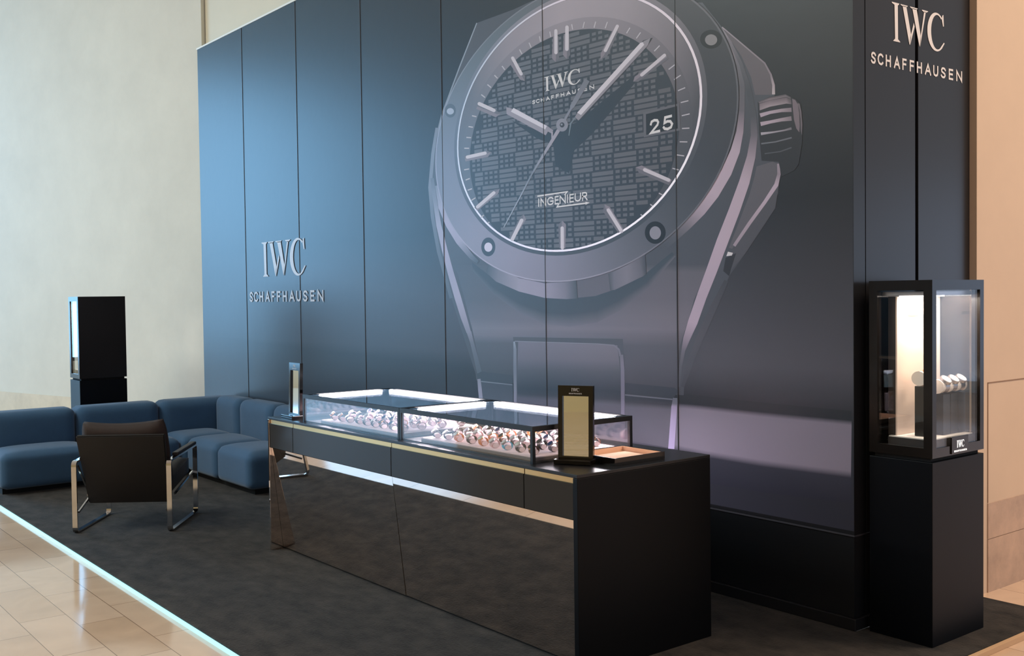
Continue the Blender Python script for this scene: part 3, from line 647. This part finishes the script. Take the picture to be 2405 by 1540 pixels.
# lettering printed on the dial
def fr_px(bl, br, tl): return Frame2(ony(*bl, YW), ony(*br, YW), ony(*tl, YW), (0, -1, 0))
lf = 0.0005+LAYER*21.7
letters('brand_letters', mural, M_letter_w, 'IWC', fr_px(cv('H', 835, 528), cv('H', 1425, 385), cv('H', 835, 292)), lift=lf)
letters('city_letters', mural, M_letter_w, SCH, fr_px(cv('H', 638, 738), cv('H', 1655, 478), cv('H', 634, 672)), 0.11, lf)
ib = L['I'] = (1220, 420, .08316)
letters('model_letters', mural, M_letter_w, ING, fr_px(cv('I', 540, 790), cv('I', 1932, 606), cv('I', 540, 556)), 0.085, lf, extra=[[(-.01, 1.30), (.60, 1.32), (.555, 1.02)], [(.43, .04), (.395, -.30), (1.0, -.30)], [(.97, -.22), (1.015, -.30), (.97, -.38)]])
letters('date_digits', mural, M_letter_w, [('2', 0, .44), ('5', .56, 1)], fr_px(cv('6', 1830, 1055), cv('6', 2012, 1012), cv('6', 1826, 942)), 0.09, 0.0005+LAYER*27)
# joints between the wall panels
seam_x = [XL+1.1925*i for i in range(1, 7)]
seam_x = [-10.18-.015, -8.994, -7.80, -6.60, -5.403, -4.21]
M_seam = mat('panel_joint', (62, 64, 70), 0.32)
for x in seam_x:
    bm = bmesh.new()
    z0, z1 = 0.485, ZTOP-0.003
    prof = [(x-0.0045, YW-0.0004), (x-0.0025, YW-0.0052), (x+0.0025, YW-0.0052), (x+0.0045, YW-0.0004)]
    a = [bm.verts.new((px, py, z0)) for px, py in prof]; b = [bm.verts.new((px, py, z1)) for px, py in prof]
    for i in range(3): bm.faces.new([a[i], a[i+1], b[i+1], b[i]])
    finish(bm, 'panel_joint', M_seam, mural)

# logos on the walls
lg = thing('lettering_sign', 'pale IWC SCHAFFHAUSEN lettering low on the blue left part of the mural wall', 'sign')
letters('brand_letters', lg, M_letter, 'IWC', Frame2((-9.805, YW, 1.925), (-8.866, YW, 1.925), (-9.805, YW, 2.268), (0, -1, 0)), lift=0.006)
letters('city_letters', lg, M_letter, SCH, Frame2((-10.112, YW, 1.6735), (-8.53, YW, 1.6735), (-10.112, YW, 1.778), (0, -1, 0)), 0.09, 0.006)
lg2 = thing('lettering_sign', 'large white IWC SCHAFFHAUSEN lettering on the narrow side wall above the glass tower', 'sign')
letters('brand_letters', lg2, M_letter_w, 'IWC', Frame2((XW, 4.897, 2.984), (XW, 5.409, 2.992), (XW, 4.897, 3.182), (1, 0, 0)), lift=0.002)
letters('city_letters', lg2, M_letter_w, SCH, Frame2((XW, 4.709, 2.845), (XW, 5.592, 2.852), (XW, 4.709, 2.905), (1, 0, 0)), 0.09, 0.002)

# ------------------------------------------------------------------ counter
CX0, CX1, CY0, CY1, CZ = -6.574, -3.440, 3.072, 3.952, 0.905
ctr = thing('display_counter', 'long black jewellery counter with smoked drawers and a bronze mirrored front', 'counter', ((CX0+CX1)/2, CY0, 0))
ox, oy = -(CX0+CX1)/2, -CY0
def cbox(name, a, b, m, bev=0.0): return box(name, (a[0]+ox, a[1]+oy, a[2]), (b[0]+ox, b[1]+oy, b[2]), m, ctr, bev)
cbox('worktop', (CX0, CY0, 0.889), (CX1, CY1, CZ), M_top, 0.002)
cbox('end_panel', (CX1-0.03, CY0, 0.0), (CX1, CY1, 0.8885), M_black, 0.002)
cbox('end_panel', (CX0, CY0, 0.0), (CX0+0.018, CY1, 0.8885), M_bronze, 0.001)
cbox('back_panel', (CX0+0.02, CY1-0.02, 0.0), (CX1-0.032, CY1, 0.888), M_black)
dxs = [CX0+0.019, -6.297, -5.048, -3.876, CX1-0.033]
# drawer joints traced on the front plane
DX = [CX0+0.019]
for px, py in ((686, 1030), (917, 1090), (1229, 1165)):
    DX.append(ony(px, py, CY0).x)
DX.append(CX1-0.031)
DZ0, DZ1 = 0.700, 0.862
for i in range(4):
    a, b = DX[i]+0.003, DX[i+1]-0.003
    dr = cbox('drawer', (a, CY0+0.004, DZ0), (b, CY0+0.30, DZ1), M_drawer, 0.001)
    st = box('pull_strip', (a+ox, CY0+0.010+oy, DZ1+0.0005), (b+ox, CY0+0.05+oy, 0.8875), M_brass, dr); st['label'] = 'recessed brass pull strip'
def mirror_panel(x0, x1, yt, yb, xs=0.0):
    bm = bmesh.new(); z0, z1 = 0.012, DZ0-0.004
    q0 = [(x0+ox, yb+oy, z0), (x1+ox, yb+oy, z0), (x1+ox, yb+0.03+oy, z0), (x0+ox, yb+0.03+oy, z0)]
    q1 = [(x0+ox, yt+oy, z1), (x1+ox, yt+oy, z1), (x1+ox, yt+0.03+oy, z1), (x0+ox, yt+0.03+oy, z1)]
    hexa(bm, q0, q1); return finish(bm, 'mirror_panel', M_bronze, ctr)
xm = ony(928, 1150, CY0+0.03).x
mirror_panel(CX0+0.02, xm-0.001, CY0+0.012, 3.160)
mirror_panel(xm+0.001, CX1-0.032, CY0+0.012, 3.1645)
cbox('plinth', (CX0+0.02, 3.18, 0.0), (CX1-0.032, 3.9, 0.011), M_gap)

# ------------------------------------------------------------------ glass cases on the counter
TUBE, BACK_TUBE, SIDE_TUBE = (1.0, 0.85, 0.90), 10.5, 5.0
M_border = mat('printed_border', (40, 46, 58), 0.2)
def glass_case(x0, x1, label, barlabel):
    y0, y1, z0, z1 = 3.112, 3.772, CZ+0.0005, 1.083
    t = thing('glass_display_case', label, 'display case', ((x0+x1)/2, y0, z0))
    X = -(x0+x1)/2; Y = -y0; Z = -z0
    def B(name, a, b, m, bev=0): return box(name, (a[0]+X, a[1]+Y, a[2]+Z), (b[0]+X, b[1]+Y, b[2]+Z), m, t, bev)
    w = 0.018
    for (px, py) in ((x0, y0), (x1-w, y0), (x0, y1-w), (x1-w, y1-w)):
        B('post', (px, py, z0), (px+w, py+w, z1-0.0245), M_frame)
    rails = [((x0, y0, z1-0.024), (x1, y0+w, z1)), ((x0, y1-w, z1-0.024), (x1, y1, z1)), ((x0, y0+w, z1-0.024), (x0+w, y1-w, z1)), ((x1-w, y0+w, z1-0.024), (x1, y1-w, z1))]
    boxes('top_frame', [tuple(tuple(c[i]+(X, Y, Z)[i] for i in range(3)) for c in r) for r in rails], M_frame, t)
    B('base', (x0+w, y0+w, z0), (x1-w, y1-w, z0+0.006), M_inner)
    g = 0.005
    B('glass_pane', (x0+w, y0+0.004, z0), (x1-w, y0+0.004+g, z1-0.025), M_glass)
    B('glass_pane', (x0+w, y1-0.004-g, z0), (x1-w, y1-0.004, z1-0.025), M_glass)
    B('glass_pane', (x0+0.004, y0+w, z0), (x0+0.004+g, y1-w, z1-0.025), M_glass)
    B('glass_pane', (x1-0.004-g, y0+w, z0), (x1-0.004, y1-w, z1-0.025), M_glass)
    B('glass_top', (x0+w+0.038, y0+w, z1-0.008), (x1-w, y1-w-0.042, z1-0.002), M_glass_t)
    for a_, b_ in [((x0+w+X, y0+w+Y, z1-0.0065+Z), (x0+w+0.0375+X, y0+0.0985+Y, z1-0.003+Z)), ((x0+w+X, y1-0.0885+Y, z1-0.0065+Z), (x0+w+0.0375+X, y1-w+Y, z1-0.003+Z)), ((x0+w+0.0375+X, y1-w-0.0415+Y, z1-0.0065+Z), (x0+0.0735+X, y1-w+Y, z1-0.003+Z)), ((x1-0.0735+X, y1-w-0.0415+Y, z1-0.0065+Z), (x1-w+X, y1-w+Y, z1-0.003+Z))]: box('top_border', a_, b_, M_border, t)
    B('light_bar', (x0+0.075, y1-w-0.040, z1-0.022), (x1-0.075, y1-w-0.012, z1-0.003), M_bar, 0.006)
    B('light_bar', (x0+w+0.008, y0+0.10, z1-0.022), (x0+w+0.036, y1-0.09, z1-0.003), M_bar, 0.006)
    # the light the two tubes give off
    for p, sx, sy, watts in ((((x0+x1)/2, y1-w-0.027), x1-x0-0.16, 0.024, BACK_TUBE), ((x0+w+0.023, (y0+y1)/2+0.005), 0.024, y1-y0-0.2, SIDE_TUBE)):
        l = area('case_tube_light', (p[0], p[1], z1-0.0240), (p[0], p[1], 0), sx, sy, watts, TUBE); l.rotation_euler = (0, 0, 0)
    return t
glass_case(-6.135, -4.972, 'glass case at the sofa end of the counter, lit by white tubes', '')
glass_case(-4.968, -3.798, 'glass case at the near right end of the counter beside the tray', '')

def display_tray(x0, x1, label):
    y0, y1, z0, z1 = 3.145, 3.690, CZ+0.0068, 0.932
    t = thing('display_tray', label, 'tray', ((x0+x1)/2, y0, z0))
    X = -(x0+x1)/2
    box('tray_body', (x0+X, 0, 0), (x1+X, y1-y0, z1-z0-0.004), M_trayside, t, 0.002)
    box('felt_pad', (x0+X+0.006, 0.006, z1-z0-0.0039), (x1+X-0.006, y1-y0-0.006, z1-z0), M_felt, t)
    return z1
display_tray(-5.955, -5.0, 'pink felt tray of watches inside the case at the sofa end')
TZ = display_tray(-4.800, -3.83, 'pink felt tray of watches inside the near right case')

# watches: one of each kind, then copies
def watch_meshes(scale, cushion_m, strap_m, case_m, dial_m, wname, cush=1.0):
    r = random.Random(3)
    k = scale; ry, rz, w = cush*0.026*k, cush*0.021*k, 0.042*k*cush
    def tube(bm, a, b, x0, x1, n=20):
        v0 = []; v1 = []
        for i in range(n):
            q = 2*PI*i/n; y, z = a*math.cos(q), b*math.sin(q)+rz+0.0012
            v0.append(bm.verts.new((x0, y, z))); v1.append(bm.verts.new((x1, y, z)))
        for i in range(n): bm.faces.new([v0[i], v0[(i+1) % n], v1[(i+1) % n], v1[i]])
        bm.faces.new(v0[::-1]); bm.faces.new(v1)
    out = {}
    def ring(bm, a, b, th, x0, x1, n=24):
        P = [[bm.verts.new((x, q_*math.cos(2*PI*i/n), r_*math.sin(2*PI*i/n)+rz+0.0012)) for i in range(n)] for x, q_, r_ in ((x0, a, b), (x1, a, b), (x1, a-th, b-th), (x0, a-th, b-th))]
        for g_ in range(4):
            A, B = P[g_], P[(g_+1) % 4]
            for i in range(n): bm.faces.new([A[i], A[(i+1) % n], B[(i+1) % n], B[i]])
    bm = bmesh.new()
    if cush < 1:
        tube(bm, ry*0.70, rz*0.60, -0.013*k, 0.013*k)
        for v in bm.verts: v.co.z += rz*0.60-rz
    else: tube(bm, ry, rz, -w/2, w/2)
    out['cushion'] = (bm, cushion_m)
    bm = bmesh.new(); ring(bm, ry+0.0012, rz+0.0012, 0.0030*k if cush < 1 else 0.0011, -0.010*k, 0.010*k); out['strap'] = (bm, strap_m)
    ang = math.radians(52); ax = Vector((0, -math.cos(ang), math.sin(ang)))
    base = Vector((0, -ry*math.cos(ang), rz*math.sin(ang)+rz))
    bm = bmesh.new(); cyl(bm, base+ax*0.004*k, ax, 0.0175*k, 0.008*k, 20); cyl(bm, base+ax*0.004*k+Vector((0.019*k, 0, 0)), (1, 0, 0), 0.003*k, 0.006*k, 8)
    out['watch_case'] = (bm, case_m)
    bm = bmesh.new(); cyl(bm, base+ax*0.0084*k, ax, 0.0148*k, 0.0012*k, 20); out['dial'] = (bm, dial_m)
    res = {}
    for n_, (b_, m_) in out.items():
        bmesh.ops.recalc_face_normals(b_, faces=b_.faces[:])
        me = bpy.data.meshes.new(wname+'_'+n_); b_.to_mesh(me); b_.free(); me.materials.append(m_); res[n_] = me
    return res
M_cuff = mat('pink_cuff', (248, 226, 228), 0.7)
M_cuffw = mat('white_cuff', (246, 238, 232), 0.6)
M_steel = mat('steel', (190, 186, 190), 0.35, metal=1.0)
M_rose = mat('rose_gold', (232, 178, 140), 0.22, metal=1.0)
M_dwhite = mat('white_dial', (236, 234, 232), 0.3); M_ddark = mat('dark_dial', (28, 30, 36), 0.25); M_dblue = mat('blue_dial', (40, 60, 110), 0.25)
straps = {'black': mat('black_strap', (22, 20, 20), 0.5), 'brown': mat('brown_strap', (96, 58, 40), 0.5), 'steel': M_steel, 'pale pink': mat('pale_strap', (236, 196, 196), 0.6), 'orange tan': mat('tan_strap', (226, 142, 84), 0.5), 'turquoise': mat('turquoise_strap', (20, 190, 222), 0.5), 'grey': mat('grey_strap', (122, 118, 124), 0.5)}
kinds = [('black', 'white', M_steel), ('black', 'dark', M_steel), ('steel', 'white', M_steel), ('pale pink', 'white', M_rose), ('pale pink', 'white', M_steel), ('brown', 'dark', M_rose), ('orange tan', 'white', M_rose), ('grey', 'blue', M_steel), ('turquoise', 'white', M_steel)]
protos = {}
for s_, d_, c_ in kinds:
    protos[(s_, d_)] = watch_meshes(1.0, M_cuff, straps[s_], c_, {'white': M_dwhite, 'dark': M_ddark, 'blue': M_dblue}[d_], 'watch', 0.98)
def place_watch(meshes, loc, rz, label, group, tilt=0):
    t = bpy.data.objects.new('watch', None); COL.objects.link(t); t.empty_display_size = 0.02
    t.location = loc; t.rotation_euler = (0, 0, rz); tag(t, label, 'watch', group)
    for n_, me in meshes.items():
        o = bpy.data.objects.new(n_, me); COL.objects.link(o); o.parent = t
    return t
ORD = ['first', 'second', 'third', 'fourth', 'fifth', 'sixth', 'seventh', 'eighth', 'ninth', 'tenth']
ROWN = ['front row', 'second row', 'third row', 'back row']
rw = random.Random(11)
def fill(x0, x1, where, group, heavy):
    for r_ in range(4):
        for c_ in range(9):
            x = x0+0.075+(x1-x0-0.15)*c_/8+rw.uniform(-.008, .008); y = 3.205+0.135*r_+rw.uniform(-.006, .006)
            pool = heavy[:]
            s_, d_ = rw.choice(pool)
            if where.startswith('near') and r_ == 0 and c_ == 6: s_, d_ = 'turquoise', 'white'
            elif s_ == 'turquoise': s_, d_ = 'pale pink', 'white'
            lab = '%s strap watch, %s from left in the %s of the %s tray' % (s_, ORD[c_], ROWN[r_], where)
            place_watch(protos[(s_, d_)], (x, y, TZ+0.0005), rw.uniform(-.35, .05), lab, group)
A1 = [('black', 'white'), ('pale pink', 'white'), ('black', 'white'), ('grey', 'blue'), ('black', 'dark'), ('orange tan', 'white'), ('grey', 'blue'), ('brown', 'dark')]
fill(-5.955, -5.0, 'sofa end', 'watches on the tray at the sofa end', A1)
fill(-4.800, -3.83, 'near right', 'watches on the near right tray', A1)

# ------------------------------------------------------------------ mirrors, tray on the counter
def stand_mirror(loc, rz, label, w=0.175, h=0.345):
    t = thing('countertop_mirror', label, 'mirror', loc, rz, 'mirrors on the counter')
    box('base', (-w/2-0.004, -0.055, 0), (w/2+0.004, 0.032, 0.022), M_gold, t, 0.003)
    lean = 0.03
    def Q(x, z, d): return (x, 0.0+z*lean*0.9+d, 0.0225+z)
    def slab(name, x0, x1, z0, z1, d0, d1, m):
        bm = bmesh.new()
        hexa(bm, [Q(x0, z0, d0), Q(x1, z0, d0), Q(x1, z0, d1), Q(x0, z0, d1)], [Q(x0, z1, d0), Q(x1, z1, d0), Q(x1, z1, d1), Q(x0, z1, d1)])
        return finish(bm, name, m, t)
    f = 0.022; top = 0.05
    bm = bmesh.new()
    for (x0, x1, z0, z1) in ((-w/2, -w/2+f, 0, h), (w/2-f, w/2, 0, h), (-w/2+f, w/2-f, h-top, h), (-w/2+f, w/2-f, 0, 0.010)):
        hexa(bm, [Q(x0, z0, 0), Q(x1, z0, 0), Q(x1, z0, 0.022), Q(x0, z0, 0.022)], [Q(x0, z1, 0), Q(x1, z1, 0), Q(x1, z1, 0.022), Q(x0, z1, 0.022)])
    finish(bm, 'frame', M_gold, t)
    slab('mirror_glass', -w/2+f, w/2-f, 0.010, h-top, 0.010, 0.014, M_mirror)
    n = Vector((0, -1, lean*0.9)).normalized()
    c = lambda x, z: Vector(Q(x, z, 0))
    letters('brand_letters', t, M_letter_w, 'IWC', Frame2(c(-0.02, h-0.028), c(0.02, h-0.028), c(-0.02, h-0.012), n), lift=0.0008)
    letters('city_letters', t, M_letter_w, SCH, Frame2(c(-0.032, h-0.041), c(0.032, h-0.041), c(-0.032, h-0.035), n), 0.1, 0.0008)
    return t
stand_mirror((-3.690, 3.285, CZ+0.0006), 0.500, 'dark framed stand mirror in front of the tan lined tray')
stand_mirror((-6.380, 3.172, CZ+0.0006), -0.05, 'dark framed stand mirror at the sofa end of the counter')
tr = thing('presentation_tray', 'black tray lined in tan suede on the counter beside the near mirror', 'tray', (-3.650, 3.531, CZ+0.0006), 0)
bm = bmesh.new()
tw, tdp, th, tk = 0.145, 0.167, 0.034, 0.008
for a, b in (((-tw, -tdp, 0), (tw, tdp, 0.006)), ((-tw, -tdp, 0.006), (tw, -tdp+tk, th)), ((-tw, tdp-tk, 0.006), (tw, tdp, th)), ((-tw, -tdp+tk, 0.006), (-tw+tk, tdp-tk, th)), ((tw-tk, -tdp+tk, 0.006), (tw, tdp-tk, th))): bm_box(bm, a, b)
finish(bm, 'tray_body', M_gold, tr)
bm = bmesh.new()
e = 0.0005; il = tw-tk-e; idp = tdp-tk-e
for a, b in (((-il, -idp, 0.0062), (il, idp, 0.010)), ((-il, idp-0.004, 0.010), (il, idp, th-0.002)), ((-il, -idp, 0.010), (il, -idp+0.004, th-0.002)), ((-il, -idp+0.004, 0.010), (-il+0.004, idp-0.004, th-0.002)), ((il-0.004, -idp+0.004, 0.010), (il, idp-0.004, th-0.002))): bm_box(bm, a, b)
o = finish(bm, 'lining', M_liner, tr); o['label'] = 'tan suede lining'

# ------------------------------------------------------------------ display towers
TW, TD, TH = 0.336, 0.480, 1.751   # along x, along y, height
def tower(loc, rz, label, lit, logo):
    """local: front faces +x; origin at the centre of its base"""
    t = thing('display_tower', label, 'display tower', loc, rz, 'glass display towers')
    hx, hy = TW/2, TD/2
    box('plinth', (-hx, -hy, 0), (hx, hy, 0.884), M_plinth, t, 0.002)
    box('shadow_gap', (-hx+0.02, -hy+0.02, 0.8845), (hx-0.02, hy-0.02, 0.9035), M_gap, t)
    z0, z1, f = 0.904, TH, 0.045
    fr = []
    for sx in (-1, 1):
        for sy in (-1, 1):
            a = (sx*hx-(f if sx > 0 else 0), sy*hy-(f*0.8 if sy > 0 else 0)); fr.append(((a[0], a[1], z0), (a[0]+f, a[1]+f*0.8, z1)))
    for za, zb in ((z0, z0+0.045), (z1-0.048, z1)):
        fr += [((-hx+f, -hy, za), (hx-f, -hy+0.02, zb)), ((-hx+f, hy-0.02, za), (hx-f, hy, zb)), ((hx-0.02, -hy+f*.8, za), (hx, hy-f*.8, zb)), ((-hx, -hy+f*.8, za), (-hx+0.02, hy-f*.8, zb))]
    boxes('frame', fr, M_towerframe, t)
    box('lid', (-hx+0.02, -hy+0.02, z1-0.012), (hx-0.02, hy-0.02, z1-0.001), M_towerframe, t)
    box('bottom_board', (-hx+0.02, -hy+0.02, z0), (hx-0.02, hy-0.02, z0+0.012), M_towerframe, t)
    box('back_panel', (-hx+0.002, -hy+f*.8, z0+0.045), (-hx+0.014, hy-f*.8, z1-0.048), M_towerframe, t)
    zg0, zg1 = z0+0.0455, z1-0.0485
    box('glass_pane', (-hx+f, -hy+0.008, zg0), (hx-f, -hy+0.013, zg1), M_glass, t)
    box('glass_pane', (-hx+f, hy-0.013, zg0), (hx-f, hy-0.008, zg1), M_glass, t)
    box('glass_pane', (hx-0.013, -hy+f*.8, zg0), (hx-0.008, hy-f*.8, zg1), M_glass, t)
    box('platform', (-hx+0.075, -hy+0.045, z0+0.0125), (hx-0.032, hy-0.042, 0.982), M_inner, t)
    box('platform_top', (-hx+0.078, -hy+0.048, 0.9825), (hx-0.035, hy-0.045, 0.988), M_whiteplat, t)
    box('lit_panel', (-hx+0.103, -hy+0.068, 0.9885), (-hx+0.111, hy-0.014, z1-0.080), M_panel, t)
    box('panel_edge', (-hx+0.062, -hy+0.070, 0.9885), (-hx+0.1025, hy-0.022, z1-0.078), M_inner, t)
    box('slot', (-hx+0.1115, -hy+0.168, z1-0.178), (-hx+0.1125, -hy+0.258, z1-0.162), mat('slot_grey', (120, 108, 100), 0.6), t)
    box('light_housing', (-hx+0.030, -hy+0.040, z1-0.074), (hx-0.045, hy-0.04, z1-0.055), M_steel, t)
    if lit:
        box('light_bar', (-hx+0.116, -hy+0.08, z1-0.081), (-hx+0.150, hy-0.04, z1-0.0745), M_bar2, t)
        l = area('tower_tube_light', (loc[0]+math.cos(rz)*(0.19-hx), loc[1], z1-0.084), (loc[0], loc[1], 0), 0.03, 0.34, 4.5, (1.0, 0.86, 0.74)); l.rotation_euler = (0, 0, 0)
    if logo:
        box('logo_plate', (hx-0.002, -0.075, z0+0.006), (hx+0.006, 0.080, 0.992), M_gold, t, 0.001)
        letters('brand_letters', t, M_signlit, 'IWC', Frame2((hx+0.0062, -0.030, 0.938), (hx+0.0062, 0.038, 0.938), (hx+0.0062, -0.030, 0.972), (1, 0, 0)), lift=0.0005)
        letters('city_letters', t, M_signlit, SCH, Frame2((hx+0.0062, -0.055, 0.917), (hx+0.0062, 0.062, 0.917), (hx+0.0062, -0.055, 0.926), (1, 0, 0)), 0.1, 0.0005)
    return t
M_plinth = mat('graphite_plinth', (8, 11, 17), 0.42, spec=0.16)
M_towerframe = mat('tower_frame', (24, 20, 18), 0.22)
M_signlit = mat('lit_sign', (255, 255, 255), 0.4, emit=(255, 250, 246), strength=1.6)
TX, TY = -2.642-TW/2, 4.609+TD/2
tower((TX, TY, 0.0), 0, 'lit glass display tower on a black plinth beside the side wall', True, True)
tower((-11.2-TW/2, 3.165+TD/2, 0.0), PI, 'black backed display tower standing behind the blue sofa', True, False)
# stands and watches in the lit tower
def stand(x, y, w, d, h, label):
    t = thing('watch_stand', label, 'stand', (x, y, 0.9885))
    box('block', (-w/2, -d/2, 0), (w/2, d/2, h), M_block, t, 0.002)
big = watch_meshes(1.7, M_cuffw, M_rose, M_rose, M_dwhite, 'tower_watch'); big2 = watch_meshes(1.7, M_cuffw, straps['steel'], M_steel, M_dwhite, 'tower_watch')
stand(-2.772, 4.752, 0.060, 0.055, 0.245, 'tallest dark watch stand against the lit panel of the glass tower')
place_watch(big, (-2.772, 4.756, 0.9885+0.246), 1.45, 'gold watch on a white cuff on the tallest stand of the glass tower', 'watches in the glass tower')
for i, (dy, nm) in enumerate(((4.868, 'first'), (4.940, 'middle'), (5.012, 'last'))):
    x = -2.750; y = dy
    stand(x, y, 0.070, 0.066, 0.200, '%s of three low dark watch stands behind the front pane of the glass tower' % nm)
    place_watch(big2, (x, y, 0.9885+0.201), 1.52, 'steel watch on a white cuff on the %s low stand in the glass tower' % nm, 'watches in the glass tower')

# ------------------------------------------------------------------ sofa
so = thing('sectional_sofa', 'slate blue L shaped sectional sofa along the mural wall and off to the left', 'sofa', (-10.4, 3.4, 0))
def SB(name, a, b, r, crown, axis, m=M_sofa): return pillow(name, (a[0]+10.4, a[1]-3.4, a[2]), (b[0]+10.4, b[1]-3.4, b[2]), m, so, r, crown, axis)
g = 0.004
SEAT = 0.36; BT = 0.685
ysplit = [2.12, 2.925, 3.735]
for i in range(2):
    y0, y1 = ysplit[i], ysplit[i+1]
    SB('seat', (-10.47, y0+g, 0.05), (-9.93, y1-g, SEAT), 0.055, 0.035, 2)
    SB('backrest', (-10.76, y0+g, 0.05), (-10.475, y1-g, BT), 0.07, 0.012, 0)
SB('seat', (-10.47, 3.735+g, 0.05), (-9.90-g, 4.285, SEAT), 0.055, 0.035, 2)
SB('backrest', (-10.76, 3.735+g, 0.05), (-10.475, 4.535, BT), 0.085, 0.012, 0)
xs = [-10.47, -9.88, -9.12, -8.44]
sx = [-9.90, -9.17, -8.44]
for i in range(2):
    SB('seat', (sx[i]+g, 3.765, 0.05), (sx[i+1]-g, 4.285, SEAT), 0.06, 0.04, 2)
for i in range(3):
    SB('backrest', (xs[i]+g, 4.29, 0.05), (xs[i+1]-g, 4.535, BT+0.022), 0.085, 0.0, 2)
boxes('plinth', [((-10.72+10.4, 2.16-3.4, 0.0), (-10.06+10.4, 4.5-3.4, 0.048)), ((-10.05+10.4, 3.85-3.4, 0.0), (-8.52+10.4, 4.5-3.4, 0.048))], M_sofabase, so)

# ------------------------------------------------------------------ lounge chair
ch = thing('lounge_chair', 'low lounge chair with chrome sled legs seen from behind on the carpet', 'chair', (-7.785, 2.478, 0.0), math.atan2(.802, .598))
HW = 0.345
def rounded(pts, r, n=5):
    out = []
    N = len(pts)
    for i in range(N):
        p = Vector(pts[i]); a = (Vector(pts[i-1])-p).normalized(); b = (Vector(pts[(i+1) % N])-p).normalized()
        for j in range(n+1):
            t = j/n; out.append(((1-t)**2)*(p+a*r)+2*t*(1-t)*p+t*t*(p+b*r))
    return out
def loop_bar(name, pts, x, w, th, m, parent, r=0.035):
    P = rounded(pts, r); N = len(P); bm = bmesh.new(); rings = []
    for i in range(N):
        d = (P[(i+1) % N]-P[i-1]).normalized(); n = Vector((-d.y, d.x))
        q = [(P[i]+n*th/2), (P[i]-n*th/2)]
        rings.append([bm.verts.new((x-w/2, q[0].x, q[0].y)), bm.verts.new((x+w/2, q[0].x, q[0].y)), bm.verts.new((x+w/2, q[1].x, q[1].y)), bm.verts.new((x-w/2, q[1].x, q[1].y))])
    for i in range(N):
        A, B = rings[i], rings[(i+1) % N]
        for k in range(4): bm.faces.new([A[k], A[(k+1) % 4], B[(k+1) % 4], B[k]])
    return finish(bm, name, m, parent)
def bar3(bm, a, b, w, h):
    a = Vector(a); b = Vector(b); d = (b-a).normalized(); s = Vector((1, 0, 0)); s = (s-d*s.dot(d)).normalized(); u = d.cross(s)
    hexa(bm, [a+s*w/2+u*h/2, a-s*w/2+u*h/2, a-s*w/2-u*h/2, a+s*w/2-u*h/2], [b+s*w/2+u*h/2, b-s*w/2+u*h/2, b-s*w/2-u*h/2, b+s*w/2-u*h/2])
for sg in (-1, 1):
    fr = loop_bar('sled_leg', [(0.0, 0.008), (0.69, 0.008), (0.70, 0.545), (0.0, 0.525)], sg*HW, 0.036, 0.014, M_chrome, ch)
    bm = bmesh.new(); bm_box(bm, (sg*HW-0.024, 0.16, 0.546), (sg*HW+0.024, 0.66, 0.572), 0.008); 
    for v in bm.verts: v.co.z += (v.co.y-0.4)*0.028-0.002
    finish(bm, 'armrest', M_leather, ch)
    bm = bmesh.new()
    bar3(bm, (sg*(HW-0.022), 0.012, 0.155), (sg*(HW-0.045), 0.20, 0.245), 0.012, 0.016)
    bar3(bm, (sg*(HW-0.022), 0.012, 0.500), (sg*(HW-0.045), 0.165, 0.262), 0.012, 0.012)
    bar3(bm, (sg*(HW-0.022), 0.20, 0.245), (sg*(HW-0.022), 0.69, 0.33), 0.012, 0.016)
    finish(bm, 'brace', M_chrome, ch)
bm = bmesh.new()
def bk(x, t, d):  # back plane: t 0 bottom .. 1 top
    y = 0.150-0.17*t; z = 0.190+0.525*t
    n = Vector((0, 0.525, 0.17)).normalized()
    return Vector((x, y, z))+n*d
hexa(bm, [bk(-.300, 0, 0), bk(.300, 0, 0), bk(.300, 0, .035), bk(-.300, 0, .035)], [bk(-.322, 1, 0), bk(.322, 1, 0), bk(.322, 1, .035), bk(-.322, 1, .035)])
bmesh.ops.bevel(bm, geom=bm.edges[:], offset=0.008, segments=2, affect='EDGES')
finish(bm, 'back_panel', M_backboard, ch)
def soft(name, fn, m, n=12):
    bm = bmesh.new(); bmesh.ops.create_cube(bm, size=2); bmesh.ops.subdivide_edges(bm, edges=bm.edges[:], cuts=n, use_grid_fill=True)
    for v in bm.verts:
        c = v.co; e = [max(0, 1-abs(c[i])**5) for i in range(3)]
        v.co = fn(c, e)
    return finish(bm, name, m, ch, True)
def cush(c, e):
    sx_ = 0.305*(0.93+0.07*e[2]); thick = 0.016+0.055*(e[0]*e[2])**0.6
    t = 0.60+(0.485+0.045*abs(c.x)**2+0.012*c.x)*c.z
    return bk(c.x*sx_*1.02, t, 0.105+c.y*thick)
soft('back_cushion', cush, M_cushion)
def seatf(c, e):
    y = 0.415+0.275*c.y; zc = 0.300+0.085*(y-0.14)/0.55
    th_ = 0.055+0.03*(e[0]*e[1])**0.5
    return Vector((c.x*0.295, y, zc+c.z*th_))
soft('seat', seatf, M_leather)
